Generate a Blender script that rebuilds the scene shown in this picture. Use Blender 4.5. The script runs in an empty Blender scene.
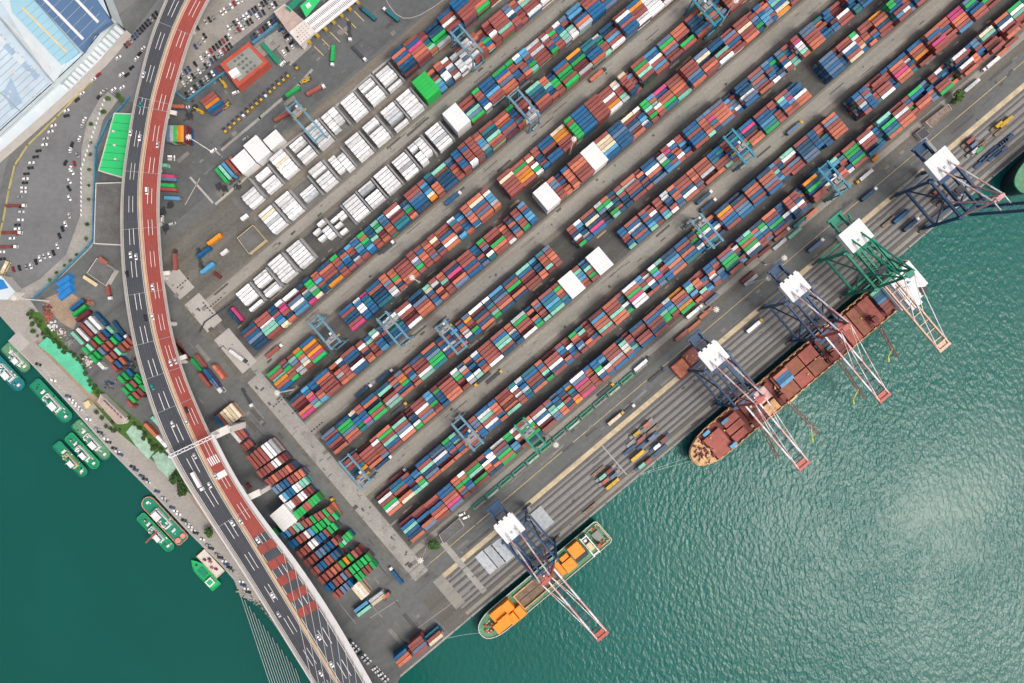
import bpy, bmesh, math, random
from mathutils import Vector, Matrix
R = random.Random(7)
SC = bpy.context.scene
COL = SC.collection
S = 0.75            # metres to one unit of the site plan
H = 525.0           # height of the drone
CX, CY = 512.0, 341.5
TH = math.radians(40.2)
CO, SI = math.cos(TH), math.sin(TH)
# ---------------------------------------------------------------- site plan helpers
def G(px, py, z=0.0):
    """plan point seen at height z -> world"""
    k = (H - z) / H * S
    return Vector(((px - CX) * k, -(py - CY) * k, z))
def UV(u, v, z=0.0):
    """yard grid (u along the container rows, v towards the sea) -> world"""
    return Vector(((CO * u + SI * v - CX) * S, -(CO * v - SI * u - CY) * S, z))
def touv(px, py):
    return CO * px - SI * py, SI * px + CO * py
U0, V0 = touv(CX, CY)
# ---------------------------------------------------------------- materials
MATS = {}
def nn(nt, t, **k):
    n = nt.nodes.new(t)
    for a, b in k.items():
        setattr(n, a, b)
    return n
def mat(name, rgb, rough=0.6, var=0.12, scale=0.3, metal=0.0, rnd=0.0, attr=False, stretch=None, stain=None, spec=0.4, fine=0.0, bump=0.0):
    if name in MATS:
        return MATS[name]
    m = bpy.data.materials.new(name); m.use_nodes = True
    nt = m.node_tree; L = nt.links
    b = nt.nodes['Principled BSDF']
    b.inputs['Roughness'].default_value = rough
    b.inputs['Metallic'].default_value = metal
    b.inputs['Specular IOR Level'].default_value = spec
    tc = nn(nt, 'ShaderNodeTexCoord')
    geo = nn(nt, 'ShaderNodeNewGeometry')
    src = geo.outputs['Position']
    if stretch:
        mp = nn(nt, 'ShaderNodeMapping')
        mp.inputs['Rotation'].default_value = (0, 0, -TH)
        L.new(src, mp.inputs['Vector'])
        mp2 = nn(nt, 'ShaderNodeMapping'); mp2.inputs['Scale'].default_value = stretch
        L.new(mp.outputs['Vector'], mp2.inputs['Vector'])
        src = mp2.outputs['Vector']
    no = nn(nt, 'ShaderNodeTexNoise')
    no.inputs['Scale'].default_value = scale; no.inputs['Detail'].default_value = 6; no.inputs['Roughness'].default_value = 0.65
    L.new(src, no.inputs['Vector'])
    mr = nn(nt, 'ShaderNodeMapRange')
    mr.inputs['From Min'].default_value = 0.3; mr.inputs['From Max'].default_value = 0.7
    mr.inputs['To Min'].default_value = 1 - var; mr.inputs['To Max'].default_value = 1 + var
    L.new(no.outputs['Fac'], mr.inputs['Value'])
    fac = mr.outputs['Result']
    if fine:
        n2 = nn(nt, 'ShaderNodeTexNoise'); n2.inputs['Scale'].default_value = scale * 9; n2.inputs['Detail'].default_value = 4
        L.new(geo.outputs['Position'], n2.inputs['Vector'])
        m2 = nn(nt, 'ShaderNodeMapRange'); m2.inputs['From Min'].default_value = 0.3; m2.inputs['From Max'].default_value = 0.7
        m2.inputs['To Min'].default_value = 1 - fine; m2.inputs['To Max'].default_value = 1 + fine
        L.new(n2.outputs['Fac'], m2.inputs['Value'])
        mu = nn(nt, 'ShaderNodeMath', operation='MULTIPLY'); L.new(fac, mu.inputs[0]); L.new(m2.outputs['Result'], mu.inputs[1])
        fac = mu.outputs[0]
    if rnd:
        if attr:
            at = nn(nt, 'ShaderNodeAttribute'); at.attribute_name = 'tint'; rv = at.outputs['Fac']
        else:
            oi = nn(nt, 'ShaderNodeObjectInfo'); rv = oi.outputs['Random']
        m3 = nn(nt, 'ShaderNodeMapRange'); m3.inputs['To Min'].default_value = 1 - rnd; m3.inputs['To Max'].default_value = 1 + rnd
        L.new(rv, m3.inputs['Value'])
        mu = nn(nt, 'ShaderNodeMath', operation='MULTIPLY'); L.new(fac, mu.inputs[0]); L.new(m3.outputs['Result'], mu.inputs[1])
        fac = mu.outputs[0]
    vm = nn(nt, 'ShaderNodeVectorMath', operation='SCALE')
    vm.inputs[0].default_value = rgb
    L.new(fac, vm.inputs['Scale'])
    col = vm.outputs['Vector']
    if stain:      # (rgb, scale, threshold) worn or dirty patches
        n4 = nn(nt, 'ShaderNodeTexNoise'); n4.inputs['Scale'].default_value = stain[1]; n4.inputs['Detail'].default_value = 5
        L.new(src, n4.inputs['Vector'])
        m4 = nn(nt, 'ShaderNodeMapRange'); m4.inputs['From Min'].default_value = stain[2]; m4.inputs['From Max'].default_value = stain[2] + 0.14
        L.new(n4.outputs['Fac'], m4.inputs['Value'])
        mx = nn(nt, 'ShaderNodeMix', data_type='RGBA')
        m5 = nn(nt, 'ShaderNodeMath', operation='MULTIPLY'); L.new(m4.outputs['Result'], m5.inputs[0]); m5.inputs[1].default_value = 0.7
        L.new(m5.outputs[0], mx.inputs['Factor']); L.new(col, mx.inputs['A']); mx.inputs['B'].default_value = (*stain[0], 1)
        col = mx.outputs['Result']
    L.new(col, b.inputs['Base Color'])
    if bump:
        bp = nn(nt, 'ShaderNodeBump'); bp.inputs['Strength'].default_value = 0.5; bp.inputs['Distance'].default_value = bump
        L.new(no.outputs['Fac'], bp.inputs['Height']); L.new(bp.outputs['Normal'], b.inputs['Normal'])
    MATS[name] = m
    return m
# ---------------------------------------------------------------- mesh builder
class MB:
    def __init__(s):
        s.v = []; s.f = []; s.m = []; s.t = []; s.tv = 0.5
    def add(s, vs, fs, mi=0):
        o = len(s.v); s.v.extend([tuple(p) for p in vs])
        for f in fs:
            s.f.append([o + i for i in f]); s.m.append(mi); s.t.append(s.tv)
    def box(s, c, d, rz=0.0, mi=0, bottom=True, taper=1.0):
        x, y, z = d[0] / 2, d[1] / 2, d[2] / 2
        ca, sa = math.cos(rz), math.sin(rz); vs = []
        for k in (-1, 1):
            t = taper if k > 0 else 1.0
            for a, b in ((-1, -1), (1, -1), (1, 1), (-1, 1)):
                px, py = a * x * t, b * y * t
                vs.append((c[0] + px * ca - py * sa, c[1] + px * sa + py * ca, c[2] + k * z))
        fs = [(4, 5, 6, 7), (0, 1, 5, 4), (1, 2, 6, 5), (2, 3, 7, 6), (3, 0, 4, 7)]
        if bottom: fs.append((3, 2, 1, 0))
        s.add(vs, fs, mi)
    def beam(s, a, b, w, h=None, mi=0):
        a, b = Vector(a), Vector(b); h = h or w
        d = (b - a).normalized()
        up = Vector((0, 0, 1)) if abs(d.z) < 0.95 else Vector((0, 1, 0))
        x = d.cross(up).normalized() * (w / 2); y = x.cross(d).normalized() * (h / 2)
        vs = [a - x - y, a + x - y, a + x + y, a - x + y, b - x - y, b + x - y, b + x + y, b - x + y]
        s.add(vs, [(3, 2, 1, 0), (4, 5, 6, 7), (0, 1, 5, 4), (1, 2, 6, 5), (2, 3, 7, 6), (3, 0, 4, 7)], mi)
    def cyl(s, a, b, r, n=8, r2=None, mi=0):
        a, b = Vector(a), Vector(b); r2 = r if r2 is None else r2
        d = (b - a).normalized()
        up = Vector((0, 0, 1)) if abs(d.z) < 0.95 else Vector((0, 1, 0))
        x = d.cross(up).normalized(); y = x.cross(d)
        vs = []
        for p, q in ((a, r), (b, r2)):
            for i in range(n):
                t = 2 * math.pi * i / n
                vs.append(p + x * (q * math.cos(t)) + y * (q * math.sin(t)))
        fs = [(i, (i + 1) % n, n + (i + 1) % n, n + i) for i in range(n)]
        fs += [tuple(range(n))[::-1], tuple(range(n, 2 * n))]
        s.add(vs, fs, mi)
    def prism(s, poly, z0, z1, mi=0, side=None, bottom=False, top=True):
        n = len(poly)
        area = sum(poly[i][0] * poly[(i + 1) % n][1] - poly[(i + 1) % n][0] * poly[i][1] for i in range(n))
        if area < 0: poly = poly[::-1]
        vs = [(p[0], p[1], z0) for p in poly] + [(p[0], p[1], z1) for p in poly]
        if top: s.add(vs, [tuple(range(n, 2 * n))], mi)
        if bottom: s.add(vs, [tuple(range(n))[::-1]], mi)
        if z1 - z0 > 1e-6:
            s.add(vs, [(i, (i + 1) % n, n + (i + 1) % n, n + i) for i in range(n)], mi if side is None else side)
    def ring(s, outer, inner, z0, z1, mi=0):
        n = len(outer)
        vs = [(p[0], p[1], z) for z in (z0, z1) for p in outer] + [(p[0], p[1], z) for z in (z0, z1) for p in inner]
        fs = []
        for i in range(n):
            j = (i + 1) % n
            fs += [(i, j, n + j, n + i), (n + i, n + j, 3 * n + j, 3 * n + i), (2 * n + j, 2 * n + i, 3 * n + i, 3 * n + j)]
        s.add(vs, fs, mi)
    def mesh(s, name, mats):
        me = bpy.data.meshes.new(name)
        me.from_pydata(s.v, [], s.f)
        for m in (mats if isinstance(mats, (list, tuple)) else [mats]): me.materials.append(m)
        me.polygons.foreach_set('material_index', s.m)
        at = me.attributes.new('tint', 'FLOAT', 'FACE'); at.data.foreach_set('value', s.t)
        me.update()
        return me
    def build(s, name, mats, parent=None, loc=None, rz=0.0):
        return link(name, s.mesh(name, mats), parent, loc, rz)
def link(name, me, parent=None, loc=None, rz=0.0):
    o = bpy.data.objects.new(name, me); COL.objects.link(o)
    if loc is not None: o.location = loc
    if rz: o.rotation_euler = (0, 0, rz)
    if parent is not None: o.parent = parent
    return o
def tag(o, label=None, cat=None, group=None, kind=None):
    if label: o['label'] = label
    if cat: o['category'] = cat
    if group: o['group'] = group
    if kind: o['kind'] = kind
    return o
def thing(name, label, cat, loc, rz=0.0, group=None):
    return tag(link(name, None, None, loc, rz), label, cat, group)
def copy_tree(o, parent=None):
    c = o.copy(); COL.objects.link(c)
    if parent is not None: c.parent = parent
    for ch in list(o.children): copy_tree(ch, c)
    return c
ONES = 'zeroth first second third fourth fifth sixth seventh eighth ninth tenth eleventh twelfth thirteenth fourteenth fifteenth sixteenth seventeenth eighteenth nineteenth'.split()
TENS = {20: 'twent', 30: 'thirt', 40: 'fort', 50: 'fift', 60: 'sixt', 70: 'sevent'}
def nth(n):
    if n < 20: return ONES[n]
    t = TENS[n // 10 * 10]
    return t + 'ieth' if n % 10 == 0 else t + 'y-' + ONES[n % 10]
# ---------------------------------------------------------------- base colours
PAL = {
 'R': ((.30, .082, .068), 'rust red'), 'D': ((.15, .025, .03), 'dark maroon'), 'O': ((.52, .155, .09), 'salmon orange'),
 'Y': ((.70, .26, .02), 'bright orange'), 'B': ((.008, .115, .27), 'blue'), 'N': ((.006, .062, .13), 'navy blue'),
 'L': ((.08, .31, .52), 'sky blue'), 'S': ((.115, .185, .29), 'slate blue'), 'G': ((.015, .40, .09), 'bright green'),
 'M': ((.22, .55, .42), 'mint green'), 'T': ((.015, .17, .21), 'teal'), 'W': ((.74, .76, .76), 'white'),
 'K': ((.02, .022, .03), 'black'), 'C': ((.70, .60, .43), 'cream'), 'P': ((.55, .06, .19), 'pink'), 'E': ((.40, .44, .46), 'pale grey'), 'V': ((.62, .40, .03), 'yellow')}
for k, (c, n) in PAL.items():
    c = tuple(q * .9 for q in c) if k not in 'WCE' else c
    mat('paint_' + k, c, 0.55, 0.16, 0.35, rnd=0.22, stain=((c[0] * .45 + .085, c[1] * .45 + .07, c[2] * .45 + .06), 0.42, 0.55))
    mat('mass_' + k, c, 0.55, 0.16, 0.35, rnd=0.25, attr=True, stain=((c[0] * .45 + .085, c[1] * .45 + .07, c[2] * .45 + .06), 0.42, 0.55))
PK = list(PAL)
M = MATS
mat('asphalt', (.122, .131, .128), 0.9, 0.22, 0.035, stretch=(0.35, 1.4, 1), fine=0.10, stain=((.075, .075, .075), 0.06, 0.58))
mat('asphalt_lot', (.158, .166, .168), 0.9, 0.12, 0.03, fine=0.08, stain=((.13, .13, .13), 0.05, 0.6))
mat('asphalt_gate', (.102, .111, .112), 0.9, 0.22, 0.03, fine=0.10, stain=((.19, .19, .18), 0.02, 0.58))
mat('yard_floor', (.128, .126, .110), 0.9, 0.3, 0.05, stretch=(0.25, 1.6, 1), fine=0.14)
mat('yard_gap', (.080, .081, .076), 0.9, 0.3, 0.06, stretch=(0.2, 1.8, 1), fine=0.14)
mat('aisle', (.255, .251, .222), 0.9, 0.18, 0.05, stretch=(0.18, 2.2, 1), fine=0.10, stain=((.22, .20, .165), 0.07, 0.56))
mat('aisle_brown', (.17, .155, .13), 0.9, 0.25, 0.05, stretch=(0.18, 2.2, 1), fine=0.12, stain=((.12, .105, .085), 0.08, 0.56))
mat('concrete', (.30, .298, .272), 0.9, 0.16, 0.06, fine=0.12, stain=((.20, .192, .178), 0.07, 0.54))
mat('concrete_pale', (.38, .37, .345), 0.9, 0.10, 0.08, fine=0.08, stain=((.36, .35, .33), 0.08, 0.58))
mat('apron', (.122, .118, .106), 0.9, 0.22, 0.05, stretch=(0.15, 2.0, 1), fine=0.10, stain=((.10, .09, .08), 0.06, 0.56))
mat('apron_pale', (.222, .225, .22), 0.9, 0.16, 0.05, stretch=(0.12, 2.4, 1), fine=0.10, stain=((.16, .15, .14), 0.05, 0.57))
mat('apron_dark', (.085, .082, .08), 0.9, 0.25, 0.05, stretch=(0.12, 2.4, 1), fine=0.10)
mat('rail_strip', (.50, .42, .28), 0.9, 0.25, 0.15, fine=0.18, stain=((.30, .26, .19), 0.2, 0.55))
mat('promenade', (.32, .305, .275), 0.9, 0.12, 0.06, fine=0.10)
mat('soil', (.30, .23, .165), 0.95, 0.25, 0.1, fine=0.2)
mat('white_line', (.72, .72, .70), 0.7, 0.15, 0.4, fine=0.1)
mat('yellow_line', (.55, .42, .16), 0.7, 0.2, 0.4)
mat('steel_blue', (.014, .06, .14), 0.45, 0.2, 0.4)
mat('steel_pale_blue', (.12, .26, .34), 0.5, 0.22, 0.5, fine=0.1)
mat('steel_teal', (.03, .24, .33), 0.5, 0.22, 0.5)
mat('steel_green', (.01, .235, .15), 0.5, 0.2, 0.4)
mat('steel_dark', (.045, .05, .06), 0.6, 0.25, 0.6)
mat('steel_grey', (.25, .26, .27), 0.6, 0.2, 0.6)
mat('white_paint', (.72, .72, .72), 0.5, 0.06, 0.2)
mat('white_roof', (.70, .71, .70), 0.5, 0.05, 0.2, fine=.03, stain=((.62, .62, .60), .12, .6))
mat('crane_red', (.42, .10, .08), 0.5, 0.2, 0.5)
mat('crane_pink', (.62, .36, .33), 0.5, 0.2, 0.5)
mat('boom_tan', (.62, .42, .30), 0.5, 0.2, 0.5)
mat('yellow_paint', (.52, .33, .03), 0.5, 0.15, 0.5)
mat('orange_paint', (.85, .27, .015), 0.5, 0.12, 0.2, stain=((.55, .16, .02), 0.25, 0.62))
mat('hull_dark', (.02, .03, .035), 0.5, 0.2, 0.3)
mat('deck_red', (.34, .10, .075), 0.7, 0.2, 0.25, fine=0.15, stain=((.24, .09, .07), 0.2, 0.58))
mat('deck_dark_red', (.17, .045, .035), 0.7, 0.3, 0.3, fine=0.2)
mat('deck_tan', (.58, .36, .17), 0.7, 0.3, 0.3, fine=0.25, stain=((.30, .13, .06), 0.35, 0.55))
mat('deck_green', (.10, .25, .14), 0.7, 0.25, 0.3, fine=0.2)
mat('deck_rust', (.27, .105, .065), .75, .25, .25, fine=.18, stain=((.16, .07, .05), .2, .56))
mat('roof_slate', (.31, .42, .53), .5, .1, .1)
mat('hold_brown', (.20, .145, .10), 0.8, 0.3, 0.3, fine=0.2)
mat('tug_green', (.012, .22, .12), 0.55, 0.2, 0.5, fine=0.1, stain=((.03, .17, .10), 0.5, 0.6))
mat('tug_bright', (.015, .40, .13), 0.55, 0.2, 0.5, fine=0.1)
mat('tug_teal', (.012, .17, .19), 0.55, 0.2, 0.5)
mat('tug_pink', (.62, .25, .20), 0.55, 0.2, 0.5)
mat('rubber', (.02, .02, .02), 0.85, 0.2, 1)
mat('glass', (.02, .03, .04), 0.12, 0.1, 1, spec=0.6)
mat('roof_lightblue', (.30, .53, .63), 0.5, 0.06, 0.06)
mat('roof_navy', (.09, .165, .29), 0.5, 0.08, 0.06)
mat('roof_white', (.56, .63, .65), 0.5, 0.10, 0.06, stain=((.50, .60, .66), 0.05, 0.55))
mat('roof_pale', (.47, .58, .65), 0.5, 0.12, 0.05, stain=((.30, .45, .60), 0.03, 0.58))
mat('roof_rib', (.28, .34, .36), 0.6, 0.2, 0.1)
mat('green_sheet', (.015, .42, .07), .55, .1, .1)
mat('green_roof', (.03, .50, .15), 0.6, 0.06, 0.08)
mat('green_net', (.10, .50, .30), 0.8, 0.16, 0.15, fine=0.12)
mat('pale_net', (.32, .48, .37), 0.8, 0.25, 0.2, fine=0.2, stain=((.20, .30, .22), 0.25, 0.55))
mat('roof_grey', (.13, .13, .125), 0.9, 0.25, 0.12, fine=0.15)
mat('roof_red', (.42, .085, .055), 0.7, 0.15, 0.2)
mat('roof_greygreen', (.24, .26, .23), 0.8, 0.15, 0.15, fine=0.12)
mat('wall_pale', (.60, .58, .54), 0.8, 0.08, 0.2)
mat('wall_cream', (.62, .52, .30), 0.8, 0.1, 0.2)
mat('roof_pink', (.42, .33, .29), 0.8, 0.18, 0.15, fine=0.15)
mat('fence_blue', (.07, .21, .30), 0.6, 0.15, 0.3)
mat('tarp_blue', (.02, .19, .48), 0.6, 0.15, 0.2, bump=0.4)
mat('bridge_asphalt', (.065, .072, .082), 0.85, 0.14, 0.06, fine=0.10)
mat('bridge_red', (.30, .065, .05), 0.85, 0.14, 0.06, fine=0.10, stain=((.26, .06, .05), 0.07, 0.6))
mat('bridge_side', (.42, .41, .38), 0.8, 0.10, 0.12)
mat('bridge_tan', (.52, .38, .24), 0.8, 0.12, 0.12)
mat('pier_concrete', (.62, .60, .56), 0.8, 0.08, 0.12)
mat('lot_grey', (.27, .26, .24), .9, .14, .05, fine=.1, stain=((.2, .195, .18), .06, .58))
mat('grab_yellow', (.42, .44, .06), .6, .2, .5)
mat('fairing', (.56, .56, .55), .5, .06, .2)
mat('bridge_track', (.05, .055, .064), .85, .2, .08, stretch=None, fine=.12)
mat('bridge_red_track', (.245, .06, .048), .85, .2, .08, fine=.12)
mat('patch_dark', (.085, .085, .083), .9, .2, .1, fine=.15)
mat('patch_pale', (.20, .195, .18), .9, .2, .1, fine=.15)
mat('trunk', (.09, .065, .045), 0.9, 0.2, 1)
mat('leaf_dark', (.032, .075, .018), 0.8, 0.3, 0.8)
mat('leaf_mid', (.06, .13, .025), 0.8, 0.3, 0.8)
mat('leaf_yellow', (.13, .15, .03), 0.8, 0.3, 0.8)
mat('scrap', (.22, .17, .13), 0.9, 0.4, 0.4, fine=0.3)
mat('cable', (.70, .72, .72), 0.5, 0.05, 1)
WATER_ROUGH, WATER_BUMP = 0.23, .9
WATER_A, WATER_B = (.007, .080, .064), (.005, .108, .090)
SUN_EL, SUN_DIR = 58.5, (.90, -.44)
SUN, SUN_ANGLE, SKY, EXPOSURE = 1.05, 13.0, 0.15, 0.16
N_SINGLE = 142
DATA_TEXT = '''
1 657 s
c 125 150 DBMBNO
c 250 105 RKBDOS
a 735 595 RDBROR
a 840 505 BBROPS
b 0 340 (OW)(OO)(GG)(OB)(SL)(RR)
b 95 280 RGMDGR
b 225 195 (RB)(KW)(WW)(ON)(RO)(NN)
b 320 75 WRSGOG
b 480 35 (GW)(GR)(KW)(LR)(L.)(.R)
e 475 655 OWGRGN
e 660 480 RWBWDR
e 775 370 (RS)(LB)(MN)(MM)(SO)(SO)
e 895 260 bytnoy
e 935 225 WSPRRP
f 75 80 (BB)(BL)(GK)(WW)(BR)(RB)
f 145 45 RRREOB
f 310 15 nmwcrb
Q 140 620 NRDRRB
Q 275 515 RBRRBR
Q 385 400 (RE)(BB)(ML)(GG)(GR)(DD)
Q 500 315 YORSYG
Q 615 215 (BR)(MO)(MO)(LR)(KM)(OR)
Q 730 120 (BB)(BR)(OR)(WS)(SB)(RB)
Q 885 85 RSGGTR
N 0 560 (SM)GOGWN
N 125 490 N(OG)(LM)(BB)(RR)(RS)
N 225 360 ORBGNR
N 340 265 (OR)(RR)(RN)(WW)(NR)(NB)
N 505 115 YNGBRR
N 625 30 (NN)(NB)SBWN
G 480 590 mlkror
G 580 505 RGGBGR
G 710 430 RWRRKB
G 830 300 MBGBTO
G 940 205 RRWROO
F 45 85 rbrgrr
F 105 40 GBKROR
A 220 605 (RW)(RN)KRRG
A 380 485 WRKWRO
A 520 380 (BS)(RL)(KR)(OB)(OB)(RR)
A 650 290 CMKRDR
A 790 130 OKWRRO
A 905 80 GWMRRR
2 622.4 n
a 440 480 DWRGWO
a 560 400 BTRDOC
a 670 330 (R.)(BB)(BL)(KO)(BG)(MM)
a 765 215 BRMNSO
a 890 115 NSWBKO
b 0 50 (GM)(TB)(BM)(RR)(NB)(OO)
e 70 620 NRBOYR
e 195 500 BWMRWB
e 310 400 boorko
e 375 360 RDODOM
e 475 265 (TE)(WK)(RB)(WE)(RT)(RB)
e 590 170 TBRRNO
e 705 65 obomkg
e 800 70 DRRWNR
P 700 660 (GT)(OM)(RD)(BD)(EO)(RR)
P 865 530 DLOOMR^
Q 10 435 ORRMOO^
Q 90 300 WOGPWW
Q 200 210 (LD)(SW)(RR)(MW)(KB)(RR)
Q 305 110 (WM)(GK)(LR)(PR)(TB)(SB)
M 420 670 NBLOSO
M 560 615 BRNOBT
M 690 470 TGWBOT
M 830 355 NYOBBR
M 900 240 NNRSLB
N 10 230 NOOBRB
N 100 95 NOOSRB^
N 230 10 (LR)(RN)(MB)(BR)(LR)(KK)
G 10 640 MWRSRR
G 120 560 RNNNSS
G 220 450 (BR)(BO)(NR)(BT)(BB)(.B)
G 395 300 OSROOO^
G 640 85 bsrebr^ !
G 700 25 brsbbb^
G 810 30 DRRRRW
A -30 560 BORPOO
A 80 380 BORYDR
A 195 285 OBRPRR
A 330 215 ORBORR
A 430 120 PPOORL
A 560 50 SGBBOR
3 575 s
a 175 185 (RR)(RR)(RR)(TT)(NY)(Y.)
a 305 135 KRRROO
a 415 40 owrrrs
d 450 645 OGRMBR
d 585 572 DMRSWO
d 695 450 ddnkwg
d 735 398 RRWOSO
d 845 295 llbgkr
d 912 242 DRRROO
e 0 150 wmgrdr
e 50 110 seobwe
e 105 60 onbkwm
e 185 20 wbobro
e 300 50 RRRRRW
P 75 665 RBMMRN
P 195 570 orwbnb
P 250 525 EGRRDW
P 360 430 bokotg
P 415 370 osrrrm
P 480 328 RBTLTM
P 595 212 WWWWWW^
P 725 105 rmllrr
P 790 50 lnmrgr
P 860 2 WWWWWW^
M 55 475 bbrrbm !
M 120 430 RBWBRB
M 235 335 rbrblm
M 300 290 rrwnbr
M 345 232 rrrrlm
M 400 185 ewbkrw
M 455 140 oboobs
M 525 85 RRRNWO
M 640 10 ororsr
H 430 630 OROEDO
H 545 540 B(BT)(TB)RR(OM)
H 680 430 NTBRGN
H 790 350 BPNROO
H 895 245 RBBLTG
G 25 130 omlbor
G 75 95 rsplrr
G 120 20 NBBWOO
B 390 465 SBSBSB^ !
B 515 365 RRWBRC
B 620 270 gwrocb
B 680 215 rrrobo
B 730 165 rrkrbn
B 805 120 YRONRR
B 930 60 (GR)(GB)BR(LW)R
A 100 20 ORRBNR
4 541.6 n
d 0 650 SRBRDO
d 110 570 NGGSOR
d 230 480 cnbbgt
d 290 425 rrbbps
d 335 382 BOKGRG
d 455 285 NMDREM
d 580 190 (RS)(OO)(SY)(RG)BO
d 685 85 NRRRWM
d 800 5 ONSGGT
O 600 720 NRBWBR
O 740 620 blnrbo
O 820 560 rbowwn
O 870 500 syrdgb
O 920 462 WDNRNO
P 10 365 wntrmg
P 75 315 LNSRON
P 180 210 NRGDON
P 305 120 MBRDRR
P 420 10 trormd^
P 500 0 sroorr^
L 680 480 rrnwdg !
L 735 420 wlkneb
L 795 378 RNCNPB
L 900 280 (EO)(GG)(SM)(KK)(KG)(KM)
M 140 115 OERRBR
M 265 32 NBWOBS
H 100 590 dewgbl
H 160 520 (RW)(PB)(BO)(BO)(RW)(LR)
H 315 355 BBRBBR^
H 430 270 (SS)(OR)(OP)(RT)(OR)(MN)^
H 540 170 SROOOS^
H 730 60 NBNWSB
H 890 22 RSOSRO
B -55 500 sbrbsw
B 15 440 (SR)(TT)(RB)(BR)(WM)(RM)
B 80 370 rpwwmo^
B 220 250 SSRROO^ !
B 340 165 TORBBN
B 455 65 RDDWRR
B 620 30 rrbbtt
B 700 0 NBBNNB
5 494 s
g 495 560 NRDDOP
g 605 480 lbopsm
g 690 430 bbkrol
g 740 378 BORRRR
d 70 80 (OW)(KN)(OR)(ER)(RR)(OO)
d 230 40 RBNDWB
O 130 600 mwrbbl
O 215 530 WETTBB
O 315 448 RWRDDW
O 435 348 NKSROO
O 550 245 mcbrbs
O 605 195 rekodo
O 665 150 ormkrr
O 725 113 RNPDOS
O 845 25 RRRBRB
L 0 570 grsdwt
L 45 503 RRDGOR
L 165 395 dnonso
L 240 340 rrlrrg
L 285 270 lrbllb^
L 415 180 WWWWWW^ !
L 535 80 ossrrr^
L 625 30 boooro^
I 395 640 ROORRR^
I 510 545 WWWWWW^
I 640 465 RCCCLB^
I 750 375 NBSBBB^
I 850 255 CRNSRO
H 0 110 (GL)(GO)(MM)(RW)(GO)(RR)
H 60 70 PBROGT
C 165 655 RROORM
C 280 547 RRRSBO^
C 400 442 SCKROR
C 510 345 NBKMRW
C 630 250 RSRBRR
C 745 165 RRCRRO
C 850 60 boblls
C 905 10 ooslrb
C 990 -60 RLMBCY
6 460 n
g 315 343 GRMYOB
g 430 250 rsgorg
g 500 205 rmsree
g 545 165 ygoecr
g 600 118 BYRYPG
h 850 410 BRNBRP
O 0 330 wbwwbb
O 60 310 pbtbbb
O 110 285 BRNNBT
O 185 155 oosrew
O 250 115 oogokr
O 330 100 RRRROO
O 440 10 rresgr
O 510 -30 rboorr
K 480 620 roorsr
K 550 572 rcrksr
K 605 510 RRBOWO
K 720 420 wtrrkl
K 770 365 blrbbo
K 820 305 oosoob^
K 880 280 OCBRSO^
L 0 150 rwlleo^
L 105 42 RCRRRR^ !
I 0 640 RGOYYR
I 100 545 rcrwgw
I 145 465 BBRDBB
I 260 380 CYYRRR
I 365 272 grgggg^
I 440 240 BBBBBB^
I 545 160 RRRRRR^
I 650 65 RRWRYW
D 780 630 cwrrme
D 830 580 crrrrn
D 890 520 RGOMRK
C 0 425 LBWRLR
C 55 312 SGOSRR
C 205 240 OORKGR
C 335 172 RNNNBR
C 460 70 RMTORT
C 590 -30 NTRROR
7 412.8 s
h 85 582 NRBSNN
h 190 483 RRWMMR
h 305 378 nnrblc
h 370 340 wpprko
h 418 300 WDSWLL
h 530 190 nkwtnp
h 590 133 nggegc
h 695 140 NORRNY
h 785 38 grrbrr
K 10 530 gogtlb
K 70 475 bnnmrr
K 120 418 mgmkro
K 205 400 lsbror
K 262 348 RWDRTT
K 375 272 dnlgro
K 425 200 RRSBBN
K 540 110 rlblcy
K 585 62 tnkooo
K 665 20 MRNNNB
J 520 580 bbrbbr^
J 575 492 rbrrrw^
J 635 440 rrrrrr^
J 695 372 rollet^
J 757 343 RTNMOR
J 892 268 ROOBRD
I 0 200 DRRDBW
I 102 80 MTNNOR
D 190 620 oombnr
D 255 570 nbggrr
D 312 523 BRGGRG
D 425 455 YNGDDE
D 540 333 TTNBBO
D 655 237 NNRLRW
D 772 143 RWBRBB
D 895 78 BYRRWW
C -10 40 GWWWWW
C 100 -60 WWRBRW
8 378.8 n
J 580 145 RRNMSG
J 700 65 grrbbw
J 790 42 BBBLRR
E 870 590 GBOSOO
D 40 470 (WL)(LL)(OR)(RB)(SG)(OM)
D 82 398 ERERRR
D 190 282 rwrrbg
D 250 230 rgrbrr
D 305 195 wbbmme
D 355 150 srkmww
D 418 95 LLDBOE
D 600 72 RRRBBB
D 720 -30 RBNRBS
9 335 s
E 225 660 GGGGGG^
E 345 552 okrmll
E 395 500 ornwwk
E 450 465 wrwsrw
E 510 425 kekwew
E 580 370 rewsww
E 640 320 wwmkwr
E 808 158 RRRRMR
E 925 72 sswnrr
D 50 40 NCMRRW
10 301 n
E 30 432 NOBOBN^
E 165 340 RBPOOR^
E 305 255 NNNGGE
E 388 150 BRWRRB
E 515 60 BBBRRR^
E 650 0 RRRROG
E 790 -90 RCWEBR
'''
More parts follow.
